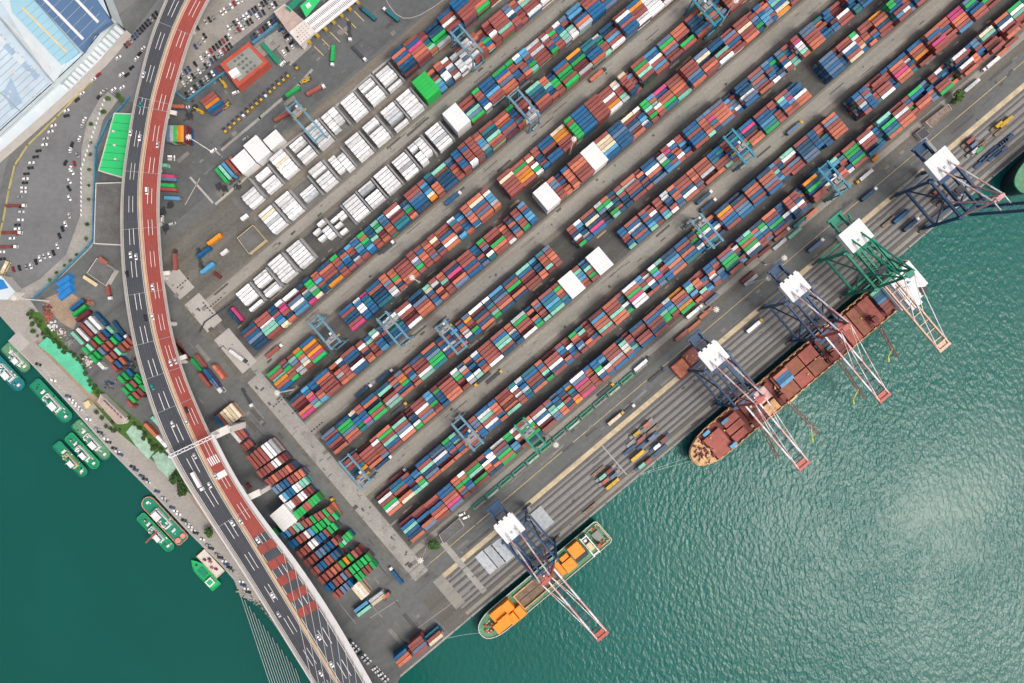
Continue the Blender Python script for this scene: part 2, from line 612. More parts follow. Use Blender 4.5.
# ---------------------------------------------------------------- ground, water
def sheet(name, poly, m, z, z0=None, plan=True):
    b = MB()
    pts = [((p[0] - CX) * S, -(p[1] - CY) * S) for p in poly] if plan else poly
    b.prism(pts, z if z0 is None else z0, z)
    return tag(b.build(name, M[m]), kind='structure')
def uvp(*pts):
    return [(UV(u, v).x, UV(u, v).y) for u, v in pts]
def strip(name, u0, u1, v0, v1, m, z):
    return sheet(name, uvp((u0, v0), (u1, v0), (u1, v1), (u0, v1)), m, z, plan=False)
QV = 777.0
def quay(u): return (CO * u + SI * QV, CO * QV - SI * u)
land = [(-2600, -2600), (3600, -2600), (3600, quay(3900)[1] + 0), quay(1200), (400.5, 677.3), (393, 690), (420, 760), (350, 760), (316, 686), (306, 668),
        (291, 649), (272, 622), (260, 605), (240, 596), (234, 580), (220, 564), (190, 534), (156, 497), (110, 451), (65, 400), (35, 368), (8, 341), (16, 334), (0, 316), (-60, 290), (-2600, 200)]
sheet('ground', land, 'asphalt', 0.0, -9.0)
# quay cap: a pale kerb along both quay edges
sheet('quay_kerb', [quay(1200), (400.5, 677.3), (400.0, 675.2), (quay(1200)[0] - .9, quay(1200)[1] - 1.3)], 'concrete', 0.16, 0.0)
def water_mat():
    m = bpy.data.materials.new('sea_water'); m.use_nodes = True
    nt = m.node_tree; L = nt.links; b = nt.nodes['Principled BSDF']
    b.inputs['Roughness'].default_value = WATER_ROUGH; b.inputs['IOR'].default_value = 1.33; b.inputs['Specular IOR Level'].default_value = 0.4
    g = nn(nt, 'ShaderNodeNewGeometry')
    sx = nn(nt, 'ShaderNodeSeparateXYZ'); L.new(g.outputs['Position'], sx.inputs[0])
    # sheltered harbour in the west, open basin in the east (the quay corner at x = -84 m divides them)
    ra = nn(nt, 'ShaderNodeMapRange'); ra.interpolation_type = 'SMOOTHSTEP'
    ra.inputs['From Min'].default_value = -230; ra.inputs['From Max'].default_value = 140
    L.new(sx.outputs['X'], ra.inputs['Value'])
    mp = nn(nt, 'ShaderNodeMapping'); mp.inputs['Rotation'].default_value = (0, 0, math.radians(28)); mp.inputs['Scale'].default_value = (1.0, 0.62, 1)
    L.new(g.outputs['Position'], mp.inputs['Vector'])
    n1 = nn(nt, 'ShaderNodeTexNoise'); n1.inputs['Scale'].default_value = 0.33; n1.inputs['Detail'].default_value = 2.5; n1.inputs['Roughness'].default_value = 0.5; n1.inputs['Distortion'].default_value = 0.0
    L.new(mp.outputs['Vector'], n1.inputs['Vector'])
    n2 = nn(nt, 'ShaderNodeTexNoise'); n2.inputs['Scale'].default_value = 0.010; n2.inputs['Detail'].default_value = 4
    L.new(g.outputs['Position'], n2.inputs['Vector'])
    gust = nn(nt, 'ShaderNodeMapRange'); gust.inputs['From Min'].default_value = 0.35; gust.inputs['From Max'].default_value = 0.65
    gust.inputs['To Min'].default_value = 0.38; gust.inputs['To Max'].default_value = 1.2
    L.new(n2.outputs['Fac'], gust.inputs['Value'])
    st = nn(nt, 'ShaderNodeMath', operation='MULTIPLY'); L.new(ra.outputs['Result'], st.inputs[0]); L.new(gust.outputs['Result'], st.inputs[1])
    st2 = nn(nt, 'ShaderNodeMath', operation='MULTIPLY_ADD'); L.new(st.outputs[0], st2.inputs[0]); st2.inputs[1].default_value = 0.88; st2.inputs[2].default_value = 0.10
    bp = nn(nt, 'ShaderNodeBump'); bp.inputs['Distance'].default_value = WATER_BUMP
    L.new(st2.outputs[0], bp.inputs['Strength']); L.new(n1.outputs['Fac'], bp.inputs['Height'])
    L.new(bp.outputs['Normal'], b.inputs['Normal'])
    mx = nn(nt, 'ShaderNodeMix', data_type='RGBA')
    mx.inputs['A'].default_value = (*WATER_A, 1); mx.inputs['B'].default_value = (*WATER_B, 1)
    n3 = nn(nt, 'ShaderNodeTexNoise'); n3.inputs['Scale'].default_value = 0.006; n3.inputs['Detail'].default_value = 5; n3.inputs['Distortion'].default_value = 1.2
    L.new(g.outputs['Position'], n3.inputs['Vector'])
    m3 = nn(nt, 'ShaderNodeMath', operation='MULTIPLY_ADD'); L.new(n3.outputs['Fac'], m3.inputs[0]); m3.inputs[1].default_value = 0.9; m3.inputs[2].default_value = -0.40
    m4 = nn(nt, 'ShaderNodeMath', operation='ADD'); m4.use_clamp = True; L.new(ra.outputs['Result'], m4.inputs[0]); L.new(m3.outputs[0], m4.inputs[1])
    L.new(m4.outputs[0], mx.inputs['Factor'])
    L.new(mx.outputs['Result'], b.inputs['Base Color'])
    return m
wb = MB(); wb.prism([(-4000, -4000), (4000, -4000), (4000, 4000), (-4000, 4000)], -3.0, -3.0)
tag(wb.build('sea', water_mat()), kind='structure')
# yard surfaces
VB = {1: 657, 2: 622.4, 3: 575, 4: 541.6, 5: 494, 6: 460, 7: 412.8, 8: 378.8, 9: 335, 10: 301}
LP = 2.87 / S; BW = 6 * LP
strip('yard_floor', -62, 1100, 296, 700, 'yard_floor', 0.004)
for a, b2 in ((1, 2), (3, 4), (5, 6), (7, 8)):
    strip('block_gap', -40, 1100, VB[b2] - 1, VB[a] + BW + 1, 'yard_gap', 0.008)
for a, b2 in ((2, 3), (4, 5), (6, 7), (8, 9)):
    lo, hi = VB[b2] + BW + 1.5, VB[a] - 2
    strip('aisle_edge', -42, 1100, lo, hi, 'aisle_brown', 0.008)  # brown lane edges; the wider seaward one also paints in the stacks' shadow
    strip('aisle_runway', -46, 1100, lo + 2.0, hi - 5.0, 'aisle', 0.012)
strip('reefer_walkway', 52, 262, VB[10] + BW + 1, VB[9] - 1, 'aisle_brown', 0.008)
strip('gate_runway', 40, 1100, 286, 297, 'aisle_brown', 0.010)
strip('quayside_runway', -42, 1100, VB[1] + BW + 5, VB[1] + BW + 11, 'aisle', 0.012)
strip('head_pad', -58, -41, 452, 712, 'concrete', 0.018)
for v0, v1 in ((318, 345), (352, 388), (398, 442)):
    strip('head_pad', -56, -37, v0, v1, 'concrete_pale', 0.022)
strip('reefer_pad', 48, 262, 300, 403, 'roof_grey', 0.006)
strip('gate_road', -60, 1100, 180, 283, 'asphalt_gate', 0.004)
# apron between the crane rails
strip('apron_floor', -66, 1200, 729, 774, 'apron', 0.004)
for i, (a, c) in enumerate(((731.5, 733.5), (736, 739.5), (742.5, 746.5), (749.5, 753), (755.5, 758.5), (761, 763.5))):
    strip('apron_lane', -40, 1200, a, c, 'apron_pale', 0.008)
    strip('apron_lane', -40, 1200, c + .15, c + 1.1, 'apron_dark', 0.008)
strip('rail_bed', -33, 1200, 723.8, 728.6, 'rail_strip', 0.010)
strip('rail_bed', -40, 1200, 768, 771.5, 'aisle', 0.010)
strip('crossing', -45, -33, 724, 760, 'aisle', 0.013)
strip('crossing', -15, -9, 700, 765, 'concrete', 0.014)
strip('crossing', 612, 619, 700, 765, 'concrete', 0.014)
strip('apron_line', 171.8, 172.9, 729, 767, 'concrete_pale', 0.018)
for v in (707.5,):
    strip('road_line', -60, 1200, v, v + .5, 'yellow_line', 0.012)
# repairs, oil stains and joints in the paving, each its own thin sheet above the surface it lies on
pb = MB()
def patch(u, v, du, dv, mi, z):
    q = [UV(u + a * du + R.uniform(-.3, .3), v + c * dv + R.uniform(-.2, .2), z) for a, c in ((-.5, -.5), (.5, -.5), (.5, .5), (-.5, .5))]
    pb.add(q, [(3, 2, 1, 0)], mi)
zp = .030
for a, b2 in ((2, 3), (4, 5), (6, 7), (8, 9)):
    for k in range(60):
        zp += .00005
        patch(R.uniform(-40, 760), R.uniform(VB[b2] + BW + 4, VB[a] - 8), R.choice((1.2, 3, 6, 18)), R.choice((.5, .9, 2.2)), R.choice((0, 0, 1)), zp)
for a, b2 in ((1, 2), (3, 4), (5, 6), (7, 8)):
    for k in range(110):
        zp += .00005; patch(R.uniform(-38, 760), R.uniform(VB[b2] + BW + 1, VB[a] - 1), R.choice((.8, 2, 5, 12)), R.choice((.5, 1, 2)), R.choice((0, 0, 1, 2)), zp)
for k in range(130):
    zp += .00005; patch(R.uniform(-60, 800), R.uniform(698, 722), R.choice((2, 5, 14, 30)), R.choice((.4, .7, 2.5)), R.choice((0, 0, 1)), zp)
for k in range(120):
    zp += .00005; patch(R.uniform(-30, 800), R.uniform(731, 774), R.choice((2, 4, 9)), R.choice((.4, .9, 1.6)), 0, zp)
for k in range(70):
    zp += .00005; patch(R.uniform(-110, -66), R.uniform(330, 770), R.choice((.6, 1.5, 4)), R.choice((3, 8, 20)), R.choice((0, 1)), zp)
for k in range(90):
    zp += .00005; patch(R.uniform(0, 300), R.uniform(190, 280), R.choice((2, 5, 14)), R.choice((.6, 2, 4)), R.choice((0, 1, 1)), zp)
for k in range(80):
    zp += .00005; patch(-50 + R.uniform(-7, 7), R.uniform(320, 710), R.choice((.8, 2, 5)), R.choice((.8, 2, 4)), R.choice((0, 1)), zp)
tag(pb.build('paving_patches', [M['patch_dark'], M['patch_pale'], M['soil']]), kind='structure')
# ---------------------------------------------------------------- containers
def container_mesh(k, ln, reefer=False):
    b = MB(); L_, W_, T_ = (12.19 if ln == 40 else 6.06), 2.5, 2.6
    b.box((0, 0, T_ / 2), (L_ - .1, W_ - .1, T_ - .12), mi=0)
    for y in (-1, 1):
        b.box((0, y * (W_ / 2 - .06), T_ - .06), (L_ - .3, .12, .12), mi=0)
        b.box((0, y * (W_ / 2 - .06), .06), (L_ - .3, .12, .12), mi=0)
        for x in (-1, 1):
            b.box((x * (L_ / 2 - .09), y * (W_ / 2 - .09), T_ / 2), (.18, .18, T_), mi=1)
    n = int(L_ / .6)
    for i in range(n):
        x = -L_ / 2 + .4 + i * (L_ - .8) / (n - 1)
        b.box((x, 0, T_ - .045), (.22, W_ - .3, .05), mi=0, bottom=False)
        for y in (-1, 1): b.box((x, y * (W_ / 2 - .045), T_ / 2), (.22, .04, T_ - .3), mi=0, bottom=False)
    for y in (-.7, -.3, .3, .7): b.cyl((L_ / 2 - .02, y, .2), (L_ / 2 - .02, y, T_ - .2), .04, 5, mi=1)
    if reefer:
        b.box((-L_ / 2 + .1, 0, T_ / 2), (.3, W_ - .3, T_ - .4), mi=1)
    return b.mesh('container_' + k, [M['paint_' + k], M['steel_grey' if k in 'WCEM' else 'steel_dark']])
CM = {}
def cmesh(k, ln, reefer=False):
    key = (k, ln, reefer)
    if key not in CM: CM[key] = container_mesh(k, ln, reefer)
    return CM[key]
IMG = dict(a=(320, 440), b=(448, 440), c=(384, 510), d=(320, 355), e=(448, 355), f=(576, 355), g=(224, 330), h=(230, 260), A=(896, 0), B=(768, 0), C=(640, 0), D=(512, 0), E=(384, 0),
           F=(896, 85), G=(768, 85), H=(640, 85), I=(512, 85), J=(384, 85), K=(352, 170), L=(480, 170), M=(608, 170), N=(736, 170), O=(352, 255), P=(480, 255), Q=(608, 255), R=(736, 240), S=(224, 180), T=(256, 100))
def parse(bay):
    """one bay as written above: upper case a 40 ft box per lane, (AB) two 20 ft boxes, lower case a 20 ft bay"""
    tall = bay.endswith('^'); bay = bay.rstrip('^')
    if bay.islower() or (bay.replace('.', '').islower()): return [[c.upper()] for c in bay], 20, tall
    out = []; i = 0
    while i < len(bay):
        if bay[i] == '(':
            out.append([bay[i + 1], bay[i + 2]]); i += 4
        else:
            out.append([bay[i]]); i += 1
    return out, 40, tall
MIX = 'RRRRRRRROOBBBBNNNSGMTWLD'
YARD = []            # (block, bay number, lane, u centre, v centre, tiers, colour, length)
P40, P20 = 16.9, 8.7
def lay(block, bays):
    v0 = VB[block]; cur = -60; n = 0
    for ua, (lanes, ln, tall), hole in bays:
        w = P40 if ln == 40 else P20
        u = max(ua, cur) if cur > -59 else ua
        while u - cur > P20 * .96 and cur > -59 and u - cur < 26 and not hole:
            n += 1; t = R.choice((2, 3, 3, 4))
            for i in range(6):
                YARD.append((block, n, i, cur + P20 / 2, v0 + (i + .5) * LP, max(1, t - R.randint(0, 1)), R.choice(MIX), 20))
            cur += P20
            u = max(ua, cur)
        if hole: pass
        elif cur > -59 and 0 < u - cur < 5.2: u = cur + .25
        elif cur > -59 and 5.2 <= u - cur <= P20 * 1.0:
            n += 1; t = R.choice((2, 3, 3, 4))
            for i in range(6): YARD.append((block, n, i, cur + P20 / 2, v0 + (i + .5) * LP, max(1, t - R.randint(0, 1)), R.choice(MIX), 20))
            cur += P20; u = cur
        n += 1
        if tall and (all(q == ['W'] for q in lanes) or all(q == ['G'] for q in lanes)) and ln == 40: COVERED.add((block, n))
        t = R.choice((6, 6, 5)) if tall else R.choice((3, 3, 4, 4, 4, 5))
        for i, cols in enumerate(lanes[:6]):
            for j, c in enumerate(cols):
                if c == '.': continue
                h = t if tall else max(1, t - R.choice((0, 0, 0, 0, 0, 0, 1)))
                if c in 'KD' and not tall: h = max(1, h - R.choice((1, 2)))
                l2 = ln if len(cols) == 1 else 20
                uc = u + w / 2 if len(cols) == 1 else u + w * (.25 + .5 * j)
                cc = R.choice('NNDBK') if c == 'K' else c  # K slots are low stacks in shade; dark paint carries that shade
                YARD.append((block, n, i, uc, v0 + (i + .5) * LP, h, cc, l2))
        cur = u + w
    while cur < 860 and block < 11:       # beyond the picture the rows simply go on
        n += 1; t = R.choice((3, 4, 4, 5))
        for i in range(6):
            YARD.append((block, n, i, cur + P40 / 2, v0 + (i + .5) * LP, max(1, t - R.randint(0, 1)), R.choice(MIX), 40))
        cur += P40 + .3
COVERED = set()
blk = None; bays = []; DATA = DATA_TEXT.strip().split('\n')
def uapp(img, x, y, z=9.0):
    u = touv(IMG[img][0] + float(x) / 8, IMG[img][1] + float(y) / 8)[0]
    return U0 + (u - U0) * (H - z) / H
for ln in DATA + ['end']:
    p = ln.split()
    if len(p) < 4:
        if blk: lay(blk, bays)
        if ln == 'end': break
        blk = int(p[0]); bays = []
    else:
        bays.append((uapp(p[0], p[1], p[2], 14 if p[3].endswith('^') else 9), parse(p[3]), len(p) > 4))
TH_ = 2.62
def frame_pos(p):
    k = H / (H - p.z) / S
    return CX + p.x * k, CY - p.y * k
mass = MB(); ncand = []
for rec in YARD:
    b, n, i, u, v, t, c, l = rec
    p = UV(u, v, t * TH_); px, py = frame_pos(p)
    inside = -4 < px < 1028 and -4 < py < 687
    if l == 40 and 8 < px < 1016 and 8 < py < 675 and t >= 3: ncand.append((t + R.random(), rec))
    if not inside and not (-140 < px < 1160 and -120 < py < 800): continue
ncand.sort(key=lambda q: -q[0])
WHITE_BLOCK = []
SINGLE = set(); per = {}
def cover(u, v, tiers, m, label, w=12.5, d=17.1, at=None):
    t = thing('sheeted_stack', label, 'sheeted stack', at or UV(u, v), TH, 'sheeted container stacks')
    b = MB(); b.box((0, 0, tiers * TH_ / 2), (w, d, tiers * TH_ - .1)); b.build('side_sheet', M[m], t)
    b = MB(); b.box((0, 0, tiers * TH_ + .05), (w + .1, d + .1, .3))
    tp_ = b.build('top_sheet', M[m], t)
    b = MB()
    for k in range(1, 6): b.box((0, -d / 2 + k * d / 6, tiers * TH_ + .22), (w - .3, .16, .06))
    b.box((w * .28, 0, tiers * TH_ + .24), (.14, d - .4, .05)); b.build('seam', M['wall_pale' if m == 'white_roof' else 'leaf_mid'], tp_)
COV = {}
for rec in YARD:
    if (rec[0], rec[1]) in COVERED: COV.setdefault((rec[0], rec[1]), []).append(rec)
for i_, (key, rs) in enumerate(COV.items()):
    u_ = sum(q[3] for q in rs) / len(rs); c_ = rs[0][6]
    near = ('second white sheeted stack from the quay, beside short mixed boxes', 'white sheeted stack with empty brown slots on its right', 'white sheeted stack left of a tall salmon stack', 'white sheeted stack between salmon and cream stacks', 'bright green sheeted stack among the white reefers')
    cover(u_, VB[key[0]] + BW / 2, rs[0][5], 'white_roof' if c_ == 'W' else 'green_sheet', near[min(4, i_)])
YARD = [q for q in YARD if (q[0], q[1]) not in COVERED]
for q, rec in ncand:
    if len(SINGLE) >= N_SINGLE: break
    SINGLE.add(rec)
BLK = dict(zip(range(1, 11), ('block %s from quay' % w for w in 'one two three four five six seven eight nine ten'.split())))
ZR = TH
for rec in YARD:
    b, n, i, u, v, t, c, l = rec
    p = UV(u, v, 0); px, py = frame_pos(UV(u, v, t * TH_))
    if not (-140 < px < 1160 and -120 < py < 800): continue
    L_ = 12.19 if l == 40 else 6.06
    top = t
    if rec in SINGLE:
        o = link('shipping_container', cmesh(c, 40), None, UV(u, v, (t - 1) * TH_), ZR)
        tag(o, f"{PAL[c][1]} container, {nth(n)} bay from the bridge, lane {6 - i} from seaward, {BLK[b]}", 'shipping container', 'containers in the yard blocks')
        top = t - 1
    for k in range(top):
        cc = c if k == t - 1 else (c if R.random() < .45 else R.choice(MIX))
        mass.tv = R.random()
        mass.box((p.x, p.y, k * TH_ + 1.3), (L_ - .06, 2.48, 2.56), ZR + R.uniform(-.004, .004), PK.index(cc), bottom=False)
o = tag(mass.build('container_mass', [M['mass_' + k] for k in PK]), 'remaining stacked freight containers of every colour filling the yard blocks', 'container stacks', kind='stuff')
# ---- refrigerated boxes
RF = {10: [('S', 155, 165, '..WWWW'), ('S', 300, 50, 'WW.WWW'), ('T', 135, 510, 'WWCWWW'), ('T', 270, 385, 'WW.WWW'), ('T', 400, 260, 'WWWWEW'), ('T', 525, 150, '(WW)(WW)(WW)(WW)(W.).'), ('T', 685, 40, 'WWWWWW'), ('T', 800, -112, 'WW.WWW'), ('T', 934, -224, 'WWWW.W')],
      9: [('S', 290, 305, 'WCWEWW'), ('S', 415, 185, 'WWWWWW'), ('S', 615, 140, '..WWE.'), ('T', 430, 590, 'WW.WWW'), ('T', 555, 465, '(W.)(WW)(WW)(WW)(WW)(.W)'), ('T', 695, 330, 'WWWWWW'), ('T', 855, 235, 'WW.WWW'), ('J', 5, 265, 'WWEE.W'), ('J', 80, 100, 'WWWWWW')],
      8: [('h', 50, 290, 'WWWW.W'), ('h', 185, 170, 'WWW.WW'), ('h', 335, 70, 'WWWWWW'), ('S', 500, 570, 'WWWWWW'), ('S', 700, 415, '(.W)(W.)(.W)(WW)(.W)(..)'), ('S', 800, 360, '(..)(WW)(.W)(W.)(..)(W.)'), ('S', 915, 222, 'WWWWWW'), ('K', 80, 240, 'WE.WWW'), ('K', 175, 60, 'WWWWWW'), ('J', 50, 610, 'WWWEWW'), ('J', 190, 510, '(WW)(WW)(.W)(WW)(WW)(W.)'), ('J', 320, 380, 'WWWEWW'), ('J', 465, 235, 'WWWWWC')]}
rmass = MB(); nr = 0
for b, lst in RF.items():
    nb = 0; cur = -99
    for (im, x, y, s) in lst:
        nb += 1; big = (im, x) == ('J', 465)
        u = max(uapp(im, x, y, 14 if big else 7), cur); lanes, ln, _ = parse(s); cur = u + 20.2 + (-2 if big else 0)
        t0 = 6 if big else R.choice((2, 3, 3, 3, 4))
        if big:
            cover(u + P40 / 2, VB[b] + BW / 2, 6, 'white_roof', 'tall white sheeted stack at the right end of the white reefers'); continue
        for i, cols in enumerate(lanes[:6]):
            t = t0 if big else max(1, t0 - R.choice((0, 0, 0, 1)))
            for j, c in enumerate(cols):
                if c == '.': continue
                one = len(cols) == 1
                uc = u + P40 / 2 if one else u + P40 * (.25 + .5 * j)
                vc = VB[b] + (i + .5) * (LP + (.0 if big else .14)) - (.3 if not big else 0)
                L_ = 12.19 if one else 6.06
                p = UV(uc, vc, (t - 1) * TH_)
                o = link('reefer_container', cmesh(c, 40 if one else 20, True), None, p, TH)
                nr += 1
                w = {'W': 'white', 'C': 'cream', 'E': 'pale grey'}[c]
                tag(o, f"{w} {'long' if one else 'short'} reefer, {nth(nb)} bay from the bridge, lane {6 - i}{'' if one else ' ' + ('near', 'far')[j] + ' half'}, {BLK[b]}", 'reefer container', 'refrigerated containers')
                for k in range(t - 1):
                    rmass.tv = R.random()
                    rmass.box((p.x, p.y, k * TH_ + 1.3), (L_ - .06, 2.42, 2.56), TH, PK.index(c), bottom=False)
        if not big:
            k = MB(); hh = t0 * TH_ * .8
            for f in range(3):
                k.box((0, 0, .2 + hh * f / 2.0), (1.3, BW * S + .6, .16), mi=0)
            for yy in range(-3, 4):
                k.box((0, yy * 2.8, hh / 2 + .2), (.25, .25, hh), mi=1)
            o = k.build('reefer_rack', [M['steel_grey'], M['steel_dark']], None, UV(u + P40 + 1.6, VB[b] + BW / 2, 0), TH)
            tag(o, f"grey steel reefer rack after the {nth(nb)} white bay of the {BLK[b]}", 'reefer rack', 'reefer racks between the white stacks')
tag(rmass.build('reefer_mass', [M['mass_' + k] for k in PK]), 'lower tiers of the white refrigerated container stacks', 'container stacks', kind='stuff')
# ---- containers set down one by one: (px, py, z, angle, colour, 40/20, label)
def drop(px, py, z, ang, c, ln, label, group=None, tiers=1):
    o = link('shipping_container', cmesh(c, ln), None, G(px, py, z + 2.6) - Vector((0, 0, 2.6)), ang)
    tag(o, label, 'shipping container', group)
    return o
# ---------------------------------------------------------------- elevated road bridge
LEFT = [(193, -60), (165, 0), (156, 22), (147.5, 43), (144, 62), (134, 100), (122.8, 171), (120, 213), (121, 256), (125, 300), (132.5, 342), (144, 385), (158, 428), (178, 468), (206, 513), (250, 580), (256, 590), (313, 683), (368, 772)]
MID = [(221, -60), (187, 0), (172, 32), (160, 70), (150, 107), (143.5, 150), (140, 171), (139, 200), (140, 221), (144, 271), (150, 311), (156, 342), (160, 354), (172, 389), (187, 424), (200, 452), (215, 482), (230, 507), (256, 549), (288, 602), (313, 644), (337, 683), (391, 772)]
RIGHT = [(246, -60), (209, 0), (192.5, 32), (180, 75), (166, 125), (161, 171), (159.5, 196), (159, 221), (162.5, 271), (168, 310), (174.5, 342), (184, 374), (200, 412), (214, 442), (232, 477), (254, 512), (293, 562), (329, 617), (367, 683), (419, 772)]
def zdeck(py): 
    t = max(0.0, (py - 120) / 560.0)
    return 19 + 27 * min(1.2, t) ** 1.15
def resample(pl, ys):
    out = []
    for y in ys:
        for (x0, y0), (x1, y1) in zip(pl, pl[1:]):
            if y0 <= y <= y1 or (pl[-1] == (x1, y1) and y >= y1):
                out.append(x0 + (x1 - x0) * (y - y0) / (y1 - y0)); break
    return out
def smooth(a):
    for _ in range(5): a = [a[0]] + [(a[i - 1] + 2 * a[i] + a[i + 1]) / 4 for i in range(1, len(a) - 1)] + [a[-1]]
    return a
ys = [-60 + 8 * i for i in range(105)]
LX, MX, RX = (smooth(resample(p, ys)) for p in (LEFT, MID, RIGHT))
# cross lines of the deck follow its normal: left, middle and right are paired by equal distance along the way
def station(i):
    j0, j1 = max(0, i - 1), min(len(ys) - 1, i + 1)
    dx, dy = MX[j1] - MX[j0], ys[j1] - ys[j0]
    l = math.hypot(dx, dy); nx, ny = -dy / l, dx / l      # points left in the picture plane
    m = Vector((MX[i], ys[i])); 
    def hit(XS, sgn):
        best = None
        for t in range(4, 60):
            d = t * .5
            x, y = m.x + sgn * nx * d, m.y + sgn * ny * d
            k = (y - ys[0]) / 8; k0 = int(max(0, min(len(ys) - 2, math.floor(k)))); f = k - k0
            xe = XS[k0] + (XS[k0 + 1] - XS[k0]) * f
            if (sgn > 0 and x <= xe) or (sgn < 0 and x >= xe): return d
        return 25
    wl, wr = hit(LX, 1), hit(RX, -1)
    return m, Vector((nx, ny)), wl, wr
ST = [station(i) for i in range(len(ys))]
WLs = smooth([s[2] for s in ST]); WRs = smooth([s[3] for s in ST])
def dp(i, off, dz=0.0):
    """deck point: station i, offset across (-1 left parapet .. 0 median .. +1 right parapet)"""
    m, n, _, _ = ST[i]
    d = -off * (WLs[i] if off < 0 else WRs[i])
    q = m + n * d
    return G(q.x, q.y, zdeck(q.y) + dz)
def ribbon(b, i0, i1, o0, o1, z0, z1, mi=0, n=1):
    """a band of the deck between stations and offsets, z0 below and z1 above road level"""
    for i in range(i0, i1):
        q = [dp(i, o0, z0), dp(i, o1, z0), dp(i + 1, o1, z0), dp(i + 1, o0, z0), dp(i, o0, z1), dp(i, o1, z1), dp(i + 1, o1, z1), dp(i + 1, o0, z1)]
        b.add(q, [(7, 6, 5, 4), (0, 1, 2, 3), (4, 5, 1, 0)[::1], (5, 6, 2, 1), (6, 7, 3, 2), (7, 4, 0, 3)], mi)
N_ = len(ys) - 1
bridge = thing('road_bridge', 'curving elevated road bridge with one grey and one red carriageway', 'bridge', (0, 0, 0))
b = MB(); ribbon(b, 0, N_, -1, 1, -2.2, -.02); b.build('deck', M['bridge_side'], bridge)
b = MB(); ribbon(b, 0, N_, -.90, -.06, -.018, 0); b.build('carriageway', M['bridge_asphalt'], bridge)
def st_of(y): return int((y + 60) / 8)
b = MB(); ribbon(b, 0, st_of(541), .07, .90, -.018, 0, 0)
red_bars = [(548, 556), (564, 572), (581, 589), (597, 605), (612, 619)]
cur = st_of(541)
# from here the red surface breaks up into bars
ribbon(b, cur, N_, .07, .90, -.018, 0, 1)
for a, c in red_bars:
    i = st_of(a)
    for o0, o1 in ((.10, .47), (.52, .88)):
        q = [dp(i, o0, .012), dp(i, o1, .012), dp(i + 1, o1, .012), dp(i + 1, o0, .012)]
        b.add(q, [(3, 2, 1, 0)], 0)
b.build('carriageway', [M['bridge_red'], M['bridge_asphalt']], bridge)
b = MB(); ribbon(b, 0, N_, -.055, .065, -.018, .75); b.build('median', M['bridge_tan'], bridge)
for o0, o1, nm in ((-1, -.975, 0), (-.915, -.895, 0), (.895, .915, 0), (.975, 1, 0)):
    b = MB(); ribbon(b, 0, N_, o0, o1, -.018, 1.05); b.build('parapet', M['bridge_side'], bridge)
b = MB(); ribbon(b, st_of(446), N_, .94, 1.16, -1.2, 1.4); b.build('wind_fairing', M['fairing'], bridge)
b = MB(); ribbon(b, st_of(446), N_, -1.07, -1.005, -1.2, .5); b.build('wind_fairing', M['fairing'], bridge)
for side, offs, mm in ((-1, (-.82, -.72, -.64, -.52, -.42, -.30, -.22), 'bridge_track'), (1, (.20, .30, .44, .54, .66, .78), 'bridge_red_track')):
    b = MB()
    for o in offs[:]:
        for j in range(0, N_ if side < 0 else st_of(541)):
            w = .022; b.add([dp(j, o - w, .004), dp(j, o + w, .004), dp(j + 1, o + w, .004), dp(j + 1, o - w, .004)], [(3, 2, 1, 0)])
        b.build('wheel_track', M[mm], bridge); b = MB()
for y in (30, 104, 112, 176, 232, 292, 340, 372, 410, 520):
    i = st_of(y)
    for o0, o1 in ((-.89, -.07), (.075, .89)):
        a, c = dp(i, o0, .006), dp(i, o1, .006); n_ = (dp(i + 1, o0, .006) - a).normalized() * .35
        b = MB(); b.add([a, c, c + n_, a + n_], [(0, 1, 2, 3)]); b.build('expansion_joint', M['steel_grey'], bridge)
# lane dashes
for side, offs in ((-1, (-.36, -.56)), (1, (.40, .60))):
    b = MB()
    for i in range(0, N_ - 3):
        for k, o in enumerate(offs):
            f = (i + (0 if side < 0 else 1)) % 4
            if f == 0:
                for j in (i, i + 1):
                    w = .012
                    b.add([dp(j, o - w, .008), dp(j, o + w, .008), dp(j + 1, o + w, .008), dp(j + 1, o - w, .008)], [(3, 2, 1, 0)])
    b.build('lane_marking', M['white_line'], bridge)
    for o in ((-.86, -.10) if side < 0 else (.115, .86)):
        b = MB()
        for j in range(N_):
            w = .010
            b.add([dp(j, o - w, .008), dp(j, o + w, .008), dp(j + 1, o + w, .008), dp(j + 1, o - w, .008)], [(3, 2, 1, 0)])
        b.build('edge_marking', M['white_line'], bridge)
# chevrons and bar painted near the portal
b = MB()
i = st_of(478)
b.add([dp(i, .2, .016), dp(i, .8, .016), dp(i, .8, .016) + (dp(i + 1, .8, .016) - dp(i, .8, .016)) * .7, dp(i, .2, .016) + (dp(i + 1, .2, .016) - dp(i, .2, .016)) * .7], [(3, 2, 1, 0)])
for o in (.18, .30, .42, .55, .68):
    i = st_of(462)
    b.add([dp(i, o, .016), dp(i, o + .07, .016), dp(i + 1, o + .10, .016), dp(i + 1, o + .03, .016)], [(3, 2, 1, 0)])
b.build('road_marking', M['white_line'], bridge)
for y in (20, 60, 112, 168, 225, 278, 325, 366):
    i = st_of(y)
    for o, nm in ((.3, 0), (-.3, 0)):
        p = dp(i, o, -2.2); b = MB(); b.cyl((p.x, p.y, -.5), (p.x, p.y, p.z), 1.7, 14); pr_ = b.build('pier', M['pier_concrete'], bridge)
    a, c = dp(i, -.95, -3.0), dp(i, .95, -3.0)
    e = (c - a).normalized() * (2.5 if y in (112, 278, 366) else 0)
    b = MB(); b.beam(a, c + e * 2.2, 3.0, 1.6); b.build('pier_cap', M['pier_concrete'], pr_)
